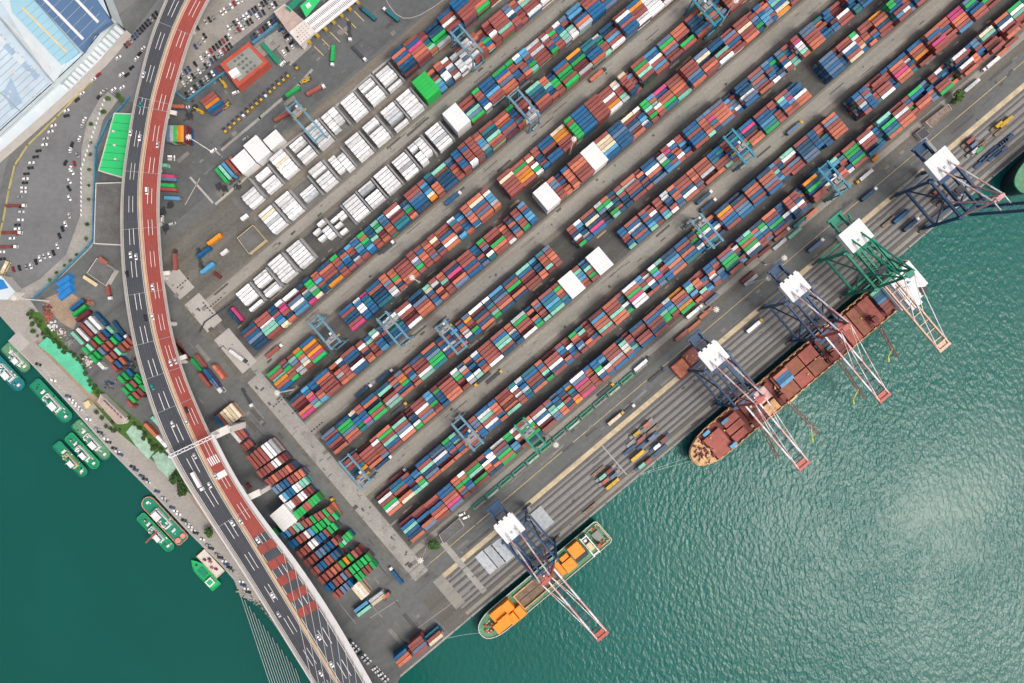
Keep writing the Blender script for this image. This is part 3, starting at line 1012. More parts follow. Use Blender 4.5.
# portal: white beam across the deck on two legs with big side brackets
i = st_of(446)
a, c = dp(i, -1.1, 7.0), dp(st_of(446), 1.12, 7.0)
b = MB()
for s_ in (-1.1, 1.1):
    for f in range(9):
        pass
d = (c - a).normalized(); nrm = Vector((-d.y, d.x, 0))
for s_ in (-1.1, 1.1): b.beam(a + nrm * s_, c + nrm * s_, .5, .9)
for k in range(14):
    p = a + (c - a) * (k / 13.0); q = a + (c - a) * ((k + 1) / 13.0)
    if k < 13: b.beam(p + nrm * (1.1 if k % 2 else -1.1), q + nrm * (-1.1 if k % 2 else 1.1), .25, .25)
b.build('portal_beam', M['white_paint'], bridge)
for e in (a, c):
    b = MB(); b.beam((e.x, e.y, e.z - 9), (e.x, e.y, e.z + .4), 1.2, 1.2); b.build('portal_leg', M['white_paint'], bridge)
pr = dp(i, 1.05, -3.5); b = MB()
b.beam(pr, pr + d * 13 - Vector((0, 0, 0)), 5.5, 3.0); b.build('pier_cap', M['pier_concrete'], bridge)
b = MB(); b.beam((pr + d * 11).to_tuple(), ((pr + d * 11).x, (pr + d * 11).y, 0), 4.5, 4.5); b.build('pier', M['pier_concrete'], bridge)
i = st_of(508); pr = dp(i, 1.0, -3.5); b = MB(); b.beam(pr, pr + d * 11, 4.5, 2.5); b.build('pier_cap', M['pier_concrete'], bridge)
b = MB(); b.beam((pr + d * 9).to_tuple(), ((pr + d * 9).x, (pr + d * 9).y, 0), 3.5, 3.5); b.build('pier', M['pier_concrete'], bridge)
# stay cables run to a pylon top beyond the picture
pyl = G(402, 858, 46); pyl = Vector((pyl.x, pyl.y, 0))
for side, o, off in ((-1, -1.08, -8), (1, 1.1, 8)):
    ks = range(13) if side < 0 else range(st_of(560), st_of(720), 2)
    for n_, i in enumerate(ks):
        p = G(240 + 4.6 * i, 594 + 6.2 * i, 1.0) if side < 0 else dp(min(i, N_), o, .8)
        top = Vector((pyl.x + off * .3, pyl.y, 140 - n_ * 3.0))
        b = MB(); b.cyl(p, top, .2 if side < 0 else .13, 5); b.build('stay_cable', M['cable'], bridge)
b = MB()
for s_ in (-1, 1):
    b.beam((pyl.x + s_ * 22, pyl.y + s_ * 8, -4), (pyl.x + s_ * 3, pyl.y, 150), 6, 5)
b.build('pylon', M['pier_concrete'], bridge)
# ---------------------------------------------------------------- vehicles
CARC = {'w': ((.78, .78, .78), 'white'), 'k': ((.02, .02, .022), 'black'), 'g': ((.28, .29, .30), 'grey'), 's': ((.52, .53, .54), 'silver'), 'r': ((.30, .02, .03), 'dark red'), 'b': ((.03, .07, .20), 'dark blue'), 't': ((.03, .30, .27), 'teal green')}
for k, (c, n) in CARC.items(): mat('car_' + k, c, 0.35, 0.03, 0.5, rnd=0.12, spec=0.5)
def car_mesh(k, van=False):
    b = MB(); L_, W_ = (5.1, 1.9) if van else (4.5, 1.82)
    prof = [(-.5, .35), (-.5, .82), (-.42, .9), (.5, .72), (.5, .35)] if not van else [(-.5, .35), (-.5, 1.1), (-.48, 1.15), (.5, .95), (.5, .35)]
    vs = [(x * L_, y * W_ / 2, z) for y in (-1, 1) for x, z in prof]; n = len(prof)
    b.add(vs, [tuple(range(n)), tuple(range(n, 2 * n))[::-1]] + [(i, i + n, (i + 1) % n + n, (i + 1) % n) for i in range(n)], 0)
    h = 1.95 if van else 1.45
    x0, x1, r0, r1 = (-.49, .36, -.47, .22) if van else (-.43, .22, -.30, .05)
    zb = .86
    lo = [(x0 * L_, -.46 * W_, zb), (x1 * L_, -.46 * W_, zb - .05), (x1 * L_, .46 * W_, zb - .05), (x0 * L_, .46 * W_, zb)]
    hi = [(r0 * L_, -.40 * W_, h), (r1 * L_, -.40 * W_, h), (r1 * L_, .40 * W_, h), (r0 * L_, .40 * W_, h)]
    b.add(lo + hi, [(0, 1, 5, 4), (1, 2, 6, 5), (2, 3, 7, 6), (3, 0, 4, 7)], 1)
    b.add([(x, y, z + .03) for x, y, z in hi] + hi, [(0, 1, 2, 3), (4, 5, 1, 0), (5, 6, 2, 1), (6, 7, 3, 2), (7, 4, 0, 3)], 0)
    for x in (-.3, .31):
        for y in (-1, 1): b.cyl((x * L_, y * W_ / 2 - .11, .33), (x * L_, y * W_ / 2 + .11, .33), .33, 8, mi=2)
    return b.mesh('car', [M['car_' + k], M['glass'], M['rubber']])
CARM = {}
def car(px, py, ang, k, label, z=0.0, van=False, group=None, name='car', cat='car'):
    if (k, van) not in CARM: CARM[(k, van)] = car_mesh(k, van)
    o = link(name, CARM[(k, van)], None, G(px, py, z), ang)
    tag(o, label, cat, group); return o
def pa(dx, dy): return math.atan2(-dy, dx)     # angle of a picture direction
CK = 'wwwwwkkkkkkgggsbbr'
def row(p0, p1, n, head, where, endname, gap=0.06, dbl=None, cols=CK):
    """n cars side by side between two plan points"""
    c = 0
    for i in range(n):
        t = i / max(1, n - 1)
        if R.random() < gap: continue
        c += 1; k = R.choice(cols)
        car(p0[0] + (p1[0] - p0[0]) * t + R.uniform(-.2, .2), p0[1] + (p1[1] - p0[1]) * t + R.uniform(-.2, .2), head + R.uniform(-.05, .05) + (math.pi if R.random() < .4 else 0), k,
            f"{CARC[k][1]} car, {nth(c)} from {endname} in {where}", group='parked cars')
# lot between the bridge and the red office
hd = pa(.52, .85)
row((222, 13), (244, -3), 8, hd, 'the top short row', 'the bridge')
row((229, 28), (272, -2), 15, hd, 'the middle double row, upper side', 'the bridge', .03)
row((233, 34), (276, 4), 15, hd, 'the middle double row, lower side', 'the bridge', .08)
row((180, 77), (230, 36), 17, hd, 'the long double row, upper side', 'the bridge', .05)
row((184, 84), (234, 43), 17, hd, 'the long double row, lower side', 'the bridge', .08)
row((187, 95), (219, 69), 12, hd, 'the row along the blue canopy', 'the bridge', .05)
row((253, 38), (278, 18), 10, hd, 'the row by the narrow blue canopy', 'the office', .05)
row((281, 30), (292, 43), 5, pa(.8, -.6), 'the row beside the gate house', 'the top', .0)
row((284, 53), (296, 43), 4, hd, 'the short row below the gate house', 'the left', .0)
row((196, 47), (204, 40), 3, hd, 'the trio beside the bridge pier', 'the left', 0)
row((206, 22), (214, 18), 3, hd, 'the trio near the red carriageway', 'the left', 0)
row((198, 28), (205, 36), 2, hd, 'the pair at the bridge edge', 'the left', 0)
# top left: row between the road and the bridge
row((126, 46), (157, 14), 13, pa(.6, .75), 'the roadside row left of the bridge', 'below', .0)
LOT = [(119, 58, 35), (132, 68, 40), (122, 75, 40), (127.5, 75, 40), (122.5, 88, 40), (114, 90, 40), (106, 91, 60), (99.5, 97, 50), (102.5, 93, 50), (82.5, 94, 40), (77.5, 100, 40), (94, 80, 40), (99, 75, 40), (67, 111, 25), (67, 116, 15), (51, 110, 40), (65, 95, 40),
       (51, 132, 20), (54, 126, 20), (46, 139, 15), (45, 145, 10), (39, 151, 10), (36, 157, 10), (32, 163, 8), (31, 168, 8), (85, 120, 60), (83, 125, 70), (80, 139, 75), (72.5, 145, 80), (71, 150, 80), (78, 155, 300), (66, 163, 70), (75, 164, 290), (71, 169, 80),
       (140, 54, 50), (143.5, 49, 50), (137, 59, 50), (27, 174, 5), (26, 179, 5), (25.5, 183, 4), (24, 188, 0), (24, 192, 0), (20.5, 197, 0), (22, 207, 0), (22, 212, 0), (21, 220, 0), (18, 225, 5), (17.5, 229, 5), (19.5, 234, 5), (12.5, 238.5, 5), (15, 247, 0),
       (70, 181, 300), (69.5, 188.5, 300), (70, 198, 295), (73, 172, 290), (70, 215.5, 280), (66, 224, 285), (63, 229, 285), (60, 236, 290), (58, 246, 285), (54, 253, 290), (50, 255, 290), (45, 256, 285), (40.5, 258.5, 285), (36.5, 262, 285), (31.5, 266, 285), (27, 267, 280), (20, 268, 285), (14, 269.5, 290), (2.5, 252, 0), (3, 259, 5)]
for i, (x, y, a) in enumerate(LOT):
    k = 'wkwkwwgkswkwrwkwkwwswkkwkwswkwgkrwkw'[i % 36]
    side = 'yellow kerb' if x < 70 and (y < 235 or x < 30) and not (x > 60 and y > 160) else ('dotted white verge' if y < 178 else 'curved kerb')
    nside = sum(1 for q in LOT[:i] if ('yellow kerb' if q[0] < 70 and (q[1] < 235 or q[0] < 30) and not (q[0] > 60 and q[1] > 160) else ('dotted white verge' if q[1] < 178 else 'curved kerb')) == side) + 1
    car(x, y, math.radians(a), k, f"{CARC[k][1]} car on the left lot, {nth(nside)} along the {side}", group='parked cars')
# promenade along the tug quay
n = 0
for i in range(58):
    t = i / 57
    x, y = (36 + (236 - 36) * t, 360 + (584 - 360) * t) if False else (0, 0)
edge = [(35, 368), (65, 400), (110, 451), (156, 497), (190, 534), (220, 564), (234, 580), (246, 597)]
acc = 0; pts = []
for (x0, y0), (x1, y1) in zip(edge, edge[1:]):
    l = math.hypot(x1 - x0, y1 - y0); k = 0
    while acc <= l:
        t = acc / l; nx, ny = (y1 - y0) / l, -(x1 - x0) / l
        pts.append((x0 + (x1 - x0) * t + nx * 5.2, y0 + (y1 - y0) * t + ny * 5.2)); acc += 4.35
    acc -= l
for i, (x, y) in enumerate(pts):
    f = i / len(pts)
    if R.random() < (.62 if f < .28 else (.35 if f < .8 else .15)): continue
    n += 1; k = R.choice('wwwkkgsb')
    car(x, y, pa(.95, .3) + R.uniform(-.06, .06), k, f"{CARC[k][1]} car, {nth(n)} along the tugboat quay from its upper end", group='parked cars')
row((346, 638), (392, 686), 17, pa(.8, -.6), 'the row beneath the bridge at the quay corner', 'the top', .05, cols='wwwwkwsw')
# white parking bay lines of the promenade
b = MB()
for (x, y) in pts:
    d = Vector((.95, .3)); q = Vector((x, y)) + Vector((.69, .73)) * 2.17
    a, c = q - d * 3.2, q + d * 3.2
    A_, C_ = G(a.x, a.y, .014), G(c.x, c.y, .014); w = Vector((.1, -.1, 0))
    b.add([A_ - w, A_ + w, C_ + w, C_ - w], [(0, 1, 2, 3)])
tag(b.build('bay_line', M['white_line']), kind='structure')
# bridge traffic: (px, py, colour, carriageway)
TR = [(144, 75, 'w', 'g'), (141, 105, 't', 'g'), (131, 133, 'w', 'g'), (140, 138, 'w', 'g'), (131, 255, 'w', 'g'), (136.5, 257, 'w', 'g'), (127.5, 274, 'k', 'g'), (146, 318, 'k', 'g'), (153, 387, 't', 'g'), (173, 424, 'w', 'g'), (210, 485, 'w', 'g'), (195, 456, 's', 'g'), (233, 523, 'w', 'g'), (273, 595, 'w', 'g'), (279, 614, 's', 'g'), (319, 637, 'w', 'g'), (332, 664, 'w', 'g'), (321, 673, 'w', 'g'),
      (158, 145, 's', 'r'), (153, 287, 'w', 'r'), (153, 317, 'w', 'r'), (171, 363, 'w', 'r'), (176, 361, 's', 'r'), (187, 410, 'k', 'r'), (187.5, 422, 'w', 'r'), (241, 521, 'w', 'r'), (258, 540, 'w', 'r'), (216, 476, 's', 'r')]
def bang(py):
    i = st_of(py); j = min(N_, i + 1); return pa(MX[j] - MX[i], ys[j] - ys[i])
cnt = {}
for x, y, k, c in TR:
    key = (k, c); cnt[key] = cnt.get(key, 0) + 1
    way = 'grey carriageway' if c == 'g' else 'red carriageway'
    car(x, y, bang(y), k, f"{CARC[k][1]} car driving on the bridge's {way}, {nth(cnt[key])} such from the top", zdeck(y) + .01, group='cars driving on the bridge')
car(147.5, 191, bang(191), 'w', 'white van alone on the straight part of the red carriageway', zdeck(191) + .01, van=True, name='van', cat='van')
# ---- trucks
def truck(name, label, loc, ang, cab='white_paint', bed=None, length=12.5, group=None, cat='truck', box=None):
    t = thing(name, label, cat, loc, ang, group)
    b = MB(); b.box((0, 0, 1.0), (length, 1.1, .35), mi=0)
    b.box((0, 0, 1.28), (length, 2.3, .14), mi=0)
    b.build('chassis', M[bed or 'steel_dark'], t)
    x = length / 2 + 1.6
    b = MB(); b.box((x, 0, 1.75), (2.3, 2.4, 2.3), taper=.94); b.box((x - .1, 0, 2.98), (1.6, 2.0, .2)); cb = b.build('cab', M[cab], t)
    b = MB(); b.box((x + 1.12, 0, 2.15), (.14, 2.1, .8)); b.build('windscreen', M['glass'], cb)
    for k, wx in enumerate((x + .2, x - 2.6, -length / 2 + 1.2, -length / 2 + 2.6)):
        b = MB()
        for y in (-1, 1): b.cyl((wx, y * 1.0 - .18, .5), (wx, y * 1.0 + .18, .5), .5, 10)
        b.box((wx, 0, .5), (.16, 1.8, .16)); b.build('wheel', M['rubber'], t)
    if box:
        b = MB(); b.box((0, 0, 2.7), (length - .3, 2.45, 2.6)); b.build('cargo_box', M[box], t)
    return t
tc = 0
def rig(px, py, ang, cab, cont, where, z=0.0, ln=40):
    """tractor with trailer; a container on it is a thing of its own"""
    global tc
    truck('container_truck', where, G(px, py, z), ang, cab, group='container trucks')
    if cont:
        l = 12.19 if ln == 40 else 6.06
        for j, c in enumerate(cont):
            off = 0 if len(cont) == 1 else (-3.1 + 6.2 * j)
            p = G(px, py, z); q = Vector((p.x + math.cos(ang) * off, p.y + math.sin(ang) * off, 1.36 + z))
            o = link('shipping_container', cmesh(c, ln), None, q, ang)
            tag(o, f"{PAL[c][1]} container riding on the {where}", 'shipping container', 'containers on trucks')
UP, DN = TH, TH + math.pi
RIGS = [(383, 463, UP, 'white_paint', 'N', 'truck at the bridge end of block two'), (397, 476, UP, 'white_paint', 'D', 'truck queued along block two'),
        (398, 410, UP, 'yellow_paint', None, 'yellow cab truck on the runway by block three'), (345, 418, UP, 'white_paint', 'B', 'truck beside the green boxes of block four'), (384, 377, UP, 'white_paint', 'N', 'truck below the long aisle of block four'),
        (363, 392, UP, 'white_paint', 'N', 'truck between two others at block four'), (484, 378, DN, 'yellow_paint', None, 'empty yellow cab truck on the middle runway'), (493, 378, UP, 'yellow_paint', None, 'second yellow cab truck on the middle runway'),
        (274, 352, UP, 'white_paint', 'R', 'truck by the orange stack at the bridge end'), (385, 249, UP, 'white_paint', None, 'empty truck crossing the runway of block seven'),
        (452, 200, UP, 'white_paint', 'B', 'truck with a blue box by the red tractor'), (596, 77, UP, 'steel_dark', 'O', 'truck stopped left of the cream boxes'), (702, 199, UP, 'white_paint', 'N', 'truck with a navy box beside the blue stacks'),
        (706, 207, UP, 'white_paint', 'N', 'truck beside the teal yard crane of block two'), (792, 130, UP, 'yellow_paint', 'S', 'yellow cab truck with a slate box near block three'),
        (692, 313, UP, 'white_paint', 'W', 'truck with a white box alongside block one'), (779, 236, UP, 'white_paint', 'R', 'truck with a red box alongside block one'), (813, 247, UP, 'white_paint', 'S', 'truck alone on the dark quay road'),
        (625, 412, UP, 'white_paint', None, 'short truck on the quay road'), (614, 419, UP, 'yellow_paint', 'C', 'truck with a tan load at the rail strip'), (640, 365, UP, 'steel_blue', 'W', 'truck with a white box on the quay road'), (655, 376, UP, 'steel_blue', None, 'empty blue cab truck on the quay road'),
        (752, 327, UP, 'yellow_paint', 'W', 'yellow cab truck with a white box on the apron'), (990, 64, DN, 'white_paint', 'W', 'white truck by the tan load near the right edge'), (968, 88, UP, 'white_paint', 'E', 'truck with a grey box next to the small tree'),
        (864, 176, DN, 'yellow_paint', 'W', 'yellow cab truck with a white box by the green crane'), (866, 196, UP, 'white_paint', 'N', 'navy truck on the apron under the green crane'), (898, 218, UP, 'steel_blue', 'B', 'blue box truck on the apron beside the blue crane'), (908, 226, UP, 'white_paint', 'N', 'second blue box truck on the apron'),
        (398, 576, pa(-.63, -.78), 'white_paint', 'B', 'blue container truck alone on the corner road'), (338, 508, pa(-.5, -.87), 'yellow_paint', 'O', 'yellow cab truck on the head road'), (238, 355, pa(.75, .55), 'steel_dark', 'W', 'white box truck on the pale pad'),
        (247, 396, pa(.5, .87), 'white_paint', None, 'empty brown flatbed beside the cream boxes'), (334, 55, pa(-.1, 1), 'white_paint', 'G', 'green container truck leaving the gate'), (358, 53, pa(.6, .6), 'white_paint', None, 'empty truck turning before the gate'), (350, 30, pa(.05, 1), 'white_paint', None, 'bare chassis truck in front of the gate'),
        (370, 16, pa(-.72, -.6), 'steel_dark', 'T', 'long green trailer truck by the gate loop'), (393, 17, pa(-.72, -.6), 'white_paint', 'T', 'second green trailer truck by the gate loop'), (294, 93, pa(-.8, .5), 'steel_dark', 'G', 'green box truck at the yellow tractors'), (283, 118, pa(.85, -.45), 'steel_dark', 'R', 'red container truck at the pale gantry'),
        (177, 262, pa(-.05, -1), 'steel_dark', 'R', 'red container truck under the bridge'), (200, 256, pa(.2, 1), 'steel_dark', None, 'empty dark truck near the orange box'), (315, 92, pa(.85, -.45), 'white_paint', 'R', 'red container truck right of the green one'),
        (110, 288, pa(.15, 1), 'white_paint', 'R', 'red box truck beside the small grey building'), (121, 328, pa(.6, .8), 'white_paint', 'N', 'navy truck parked in the left yard'), (604, 391, UP, 'yellow_paint', None, 'old brown flatbed by block one')]
for r in RIGS: rig(*r)
for x, y, a, l, lab in ((15, 206, 0, 13, 'dark red trailer truck on the left lot'), (11, 233, 0, 13, 'second dark red trailer truck on the left lot'), (8, 247, 0, 11, 'white cab truck at the lot edge')):
    truck('lorry', lab, G(x, y), a, 'white_paint', 'deck_dark_red', l)
t = truck('box_truck', 'long white box truck on the grey carriageway of the bridge', G(198, 479, zdeck(479)), bang(479), 'white_paint', None, 12, box='white_paint')
b = MB()
t = thing('bus', 'yellow bus at the lower left lot', 'bus', G(7, 268), pa(-.45, .9))
b.box((0, 0, 1.75), (10.5, 2.5, 2.8)); b.build('body', M['wall_cream'], t)
b = MB(); b.box((0, 0, 2.1), (10.55, 2.54, .8)); b.box((5.22, 0, 1.9), (.14, 2.2, 1.3)); b.build('window_band', M['glass'], t)
b = MB(); b.box((-1, 0, 3.25), (3, 1.5, .3)); b.build('roof_unit', M['white_paint'], t)
for wx in (-3.4, 3.4):
    b = MB()
    for y in (-1, 1): b.cyl((wx, y * 1.15 - .15, .5), (wx, y * 1.15 + .15, .5), .5, 10)
    b.box((wx, 0, .5), (.16, 2.1, .16)); b.build('wheel', M['rubber'], t)
# row of parked yard tractors with yellow cab roofs
N_T = 17
proto = None
def tractor():
    t = thing('yard_tractor', 'x', 'yard tractor', (0, 0, 0))
    b = MB(); b.box((-.3, 0, .9), (5.2, 2.3, .5)); b.box((-1.6, 0, 1.3), (1.6, 1.2, .3)); b.build('chassis', M['steel_dark'], t)
    b = MB(); b.box((1.3, -.1, 2.1), (2.0, 2.0, 2.0), taper=.95); cb = b.build('cab', M['yellow_paint'], t)
    b = MB(); b.box((2.25, -.1, 2.3), (.16, 1.7, .9)); b.build('windscreen', M['glass'], cb)
    for wx in (1.4, -1.7):
        b = MB()
        for y in (-1, 1): b.cyl((wx, y * 1.0 - .25, .5), (wx, y * 1.0 + .25, .5), .5, 10)
        b.box((wx, 0, .5), (.16, 1.8, .16)); b.build('wheel', M['rubber'], t)
    return t
for i in range(N_T):
    f = i / (N_T - 1)
    if i in (15,): continue
    o = tractor() if proto is None else copy_tree(proto)
    proto = proto or o
    o.location = G(226 + 71 * f, 131 - 63 * f); o.rotation_euler = (0, 0, pa(.6, .8))
    white = i in (4, 9)
    if white:
        for ch in o.children:
            if ch.name.startswith('cab'):
                ch.data = ch.data.copy(); ch.data.materials[0] = M['white_paint']
    tag(o, f"{'white' if white else 'yellow'} cab yard tractor, {nth(i + 1)} from the left in the long diagonal row", 'yard tractor', 'yard tractors parked in a row')
# ---------------------------------------------------------------- ship-to-shore cranes
def striped(b, p, q, w, h, seg, m0, m1):
    p, q = Vector(p), Vector(q); l = (q - p).length; n = max(1, int(l / seg))
    for i in range(n):
        b.beam(p + (q - p) * (i / n), p + (q - p) * ((i + 1) / n), w, h, m0 if i % 2 == 0 else m1)
def sts(label, u, steel, boom='red', raised=False, tipv=852, heavy=False, truss=False):
    t = thing('quay_crane', label, 'quay crane', UV(u, 748.5), TH)
    st = M[steel]; Y = lambda v: (748.5 - v) * S
    yl, yw, xl = Y(727), Y(770), 12.0 if not heavy else 12.5
    w = 1.3 if not heavy else 1.6
    for x in (-xl, xl):
        for y, xt in ((yl, .82), (yw, .82)):
            b = MB(); b.beam((x, y, 2.5), (x * xt, y, 43), w, w * 1.2); b.build('leg', st, t)
            b = MB(); b.box((x, y, 1.0), (8.0, 1.3, 1.2)); 
            for k in range(4): b.cyl((x - 3 + 2 * k, y - .4, .55), (x - 3 + 2 * k, y + .4, .55), .5, 8)
            b.build('bogie', M['steel_dark'], t)
        b = MB(); b.beam((x * .95, yl, 15), (x * .95, yw, 15), w, 1.8)
        b.beam((x * .94, yl, 16), (x * .84, (yl + yw) / 2, 42), .8); b.beam((x * .94, yw, 16), (x * .84, (yl + yw) / 2, 42), .8)
        b.build('portal_beam', st, t)
        b = MB(); b.beam((x * .82, yl + 2, 42.5), (x * .82, yw - 2, 42.5), w, 2.0); b.build('upper_beam', st, t)
    for y in (yl, yw):
        b = MB(); b.beam((-xl - 1, y, 3.2), (xl + 1, y, 3.2), 1.5, 1.8); b.build('sill_beam', st, t)
        b = MB(); b.beam((-xl, y, 43), (xl, y, 43), 1.6, 2.2); b.build('cross_beam', st, t)
        b = MB(); b.beam((-xl * .9, y, 24), (xl * .9, y, 24), 1.2, 1.4); b.build('cross_beam', st, t)
    yb, yt = Y(695), Y(tipv)
    yh = yw - 3
    for x in (-4.2, 4.2):
        b = MB(); b.beam((x, yb, 42), (x, yh, 42), 1.2, 2.4); b.build('rear_girder', st, t)
    b = MB()
    for k in range(9):
        y = yb + (yh - yb) * k / 8; b.beam((-4.2, y, 41.6), (4.2, y, 41.6), .7, .9)
    b.beam((-6, yb, 42), (6, yb, 42), 1.5, 2.2); b.box((0, yb - 3, 40.5), (10, 6, .25))
    b.build('girder_ties', st, t)
    c0, c1 = {'red': ('crane_pink', 'white_paint'), 'tan': ('boom_tan', 'boom_tan'), 'blue': (steel, steel)}[boom]
    tipc = {'red': 'crane_red', 'tan': 'boom_tan', 'blue': steel}[boom]
    L_ = abs(yt - yh)
    if raised:
        an = math.radians(81); P = lambda d, dx=0: Vector((dx, yh - d * math.cos(an), 42 + d * math.sin(an)))
    else:
        P = lambda d, dx=0: Vector((dx, yh - d, 42))
    for x in (-4.2, 4.2):
        b = MB(); striped(b, P(0, x), P(L_, x), 1.05, 1.8, 9, 0, 1); b.build('boom_girder', [M[c1], M[c0]], t)
    b = MB()
    for k in range(1, 8):
        b.beam(P(L_ * k / 8, -4.2), P(L_ * k / 8, 4.2), .6, .8)
    b.build('boom_ties', M['steel_dark' if boom == 'red' else c0], t)
    b = MB(); b.beam(P(L_, -5), P(L_, 5), 2.0, 2.0); b.beam(P(L_ - 4, -5), P(L_ - 4, 5), 1.2, 1.4); b.beam(P(L_ - 2, -3), P(L_ - 2, 3), 3.5, .5); b.build('boom_tip', M[tipc], t)
    if not raised:
        for x in (-2.6, 2.6):
            b = MB(); b.beam(P(4, x) - Vector((0, 0, 1.3)), P(L_ - 6, x) - Vector((0, 0, 1.3)), .5, .5); b.build('walkway', M[steel if boom != 'tan' else 'steel_grey'], t)
    # A-frame and stays
    ap = Vector((0, yw + 1, 70))
    b = MB()
    for x in (-1, 1):
        b.beam((x * 9, yw, 43), (x * 3.5, ap.y, 70), 1.3, 1.3); b.beam((x * 9, yw + 12, 43), (x * 3.5, ap.y, 70), .9, .9)
    b.beam((-4.5, ap.y, 70), (4.5, ap.y, 70), 1.6, 1.6); b.box((0, ap.y, 71), (5, 3, .8)); b.beam((-3.9, ap.y - .2, 62), (3.9, ap.y - .2, 62), 1, 1)
    b.build('apex_frame', M['crane_red' if boom == 'red' else ('crane_pink' if boom == 'blue' else steel)], t)
    for x in (-4.0, 4.0):
        b = MB(); striped(b, (x, ap.y, 70), (x, Y(716), 47), .9, .9, 8, 0, 1); b.build('backstay', [M['white_paint'], M['crane_pink']] if boom != 'tan' else M[steel], t)
        if not raised:
            for d in (.52, .93):
                b = MB(); striped(b, (x, ap.y, 70), P(L_ * d, x) + Vector((0, 0, 1)), .38, .38, 9, 0, 1); b.build('forestay', [M['white_paint'], M['crane_pink']] if boom != 'tan' else M['white_paint'], t)
        else:
            b = MB(); b.beam((x, ap.y, 70), P(L_ * .45, x), .6); b.build('forestay', M['white_paint'], t)
    b = MB(); b.beam((9.5, yw, 44), (3.5, ap.y - 1, 63), .9, .9); b.build('brace', M['white_paint'], t)
    # machinery house
    hy = Y(719.5); hx, hl = (16, 14.5) if not heavy else (18.5, 16)
    b = MB(); b.box((0, hy, 46.2), (hx - .6, hl - .6, 5.0)); mh = b.build('machinery_house', M['white_paint'], t)
    b = MB(); b.box((0, hy, 48.85), (hx, hl, .3))
    for k in range(4 if not heavy else 0): b.box((-hx / 2 + 2 + k * (hx - 4) / 3, hy + hl / 2 + .6, 48.8), (2.4, 1.4, .38))
    b.build('house_roof', M['white_roof'], mh)
    b = MB()
    for k in range(4): b.box((-hx * .3 + k * hx * .2, hy, 49.04), (.16, hl - .6, .08))
    b.build('roof_seam', M['wall_pale'], mh)
    for k in range(3):
        b = MB(); b.box((-hx * .25 + k * hx * .22, hy - hl * .22, 49.4), (1.5, 1.5, .8)); b.build('roof_vent', M['roof_pale'], mh)
    b = MB(); b.box((0, hy - hl / 2 - 2.2, 43.6), (hx * .8, 3.4, 1.4)); b.build('platform', st, t)
    # trolley, operator's cab, spreader
    ty = Y(760) if not raised else Y(750)
    b = MB(); b.box((0, ty, 43.3), (8, 5, 1.0)); b.box((-1, ty + 1, 44.2), (3, 2, 1)); tr_ = b.build('trolley', M['steel_dark'], t)
    b = MB(); b.box((2.6, ty - 4, 38.4), (2.2, 2.6, 2.4)); b.build('operator_cab', M['white_paint'], tr_)
    b = MB(); b.box((0, ty, 20.4), (12.2, 2.4, .5)); 
    for x in (-3, 3):
        for y in (-.9, .9): b.cyl((x, ty + y, 20.5), (x * .8, ty + y, 41), .06, 4)
    b.build('spreader', M['steel_dark'], tr_)
    b = MB()
    for k in range(6):
        z = 3 + 6.6 * k; s_ = 1 if k % 2 else -1
        b.beam((xl + .9, yl - 1.6 * s_, z), (xl * .95 + .9, yl + 1.6 * s_, z + 6.6), .5, .3)
    b.box((xl + 1.6, yl, 9), (2.2, 2.6, 3.0)); b.build('stairs', M['steel_grey'], t)
    if truss:
        b = MB()
        n = 9
        for x in (-6.2, 6.2):
            b.beam((x, Y(700), 47), (x, yw, 47), .7, .7)
            for k in range(n):
                y0, y1 = Y(700) + (yw - Y(700)) * k / n, Y(700) + (yw - Y(700)) * (k + 1) / n
                b.beam((x, y0, 42 if k % 2 else 47), (x, y1, 47 if k % 2 else 42), .5)
        for k in range(6):
            y0 = Y(722) + (yw - Y(722)) * k / 6; b.beam((-6.2, y0, 47), (6.2, y0 - 5, 47), .5)
        b.build('truss', st, t)
    return t
sts('blue quay crane with red striped boom over the small orange hatched ship', 59.5, 'steel_blue', 'red')
sts('blue quay crane with striped boom over the tan bow of the red ship', 302, 'steel_blue', 'red')
sts('blue quay crane with striped boom between the green crane and the tan bow', 399, 'steel_blue', 'red')
sts('green trussed quay crane with a tan boom beside the white ship superstructure', 471, 'steel_green', 'tan', heavy=True, truss=True)
sts('large blue quay crane with its boom raised at the right end of the quay', 573, 'steel_blue', 'blue', raised=True, tipv=858, heavy=True, truss=False)
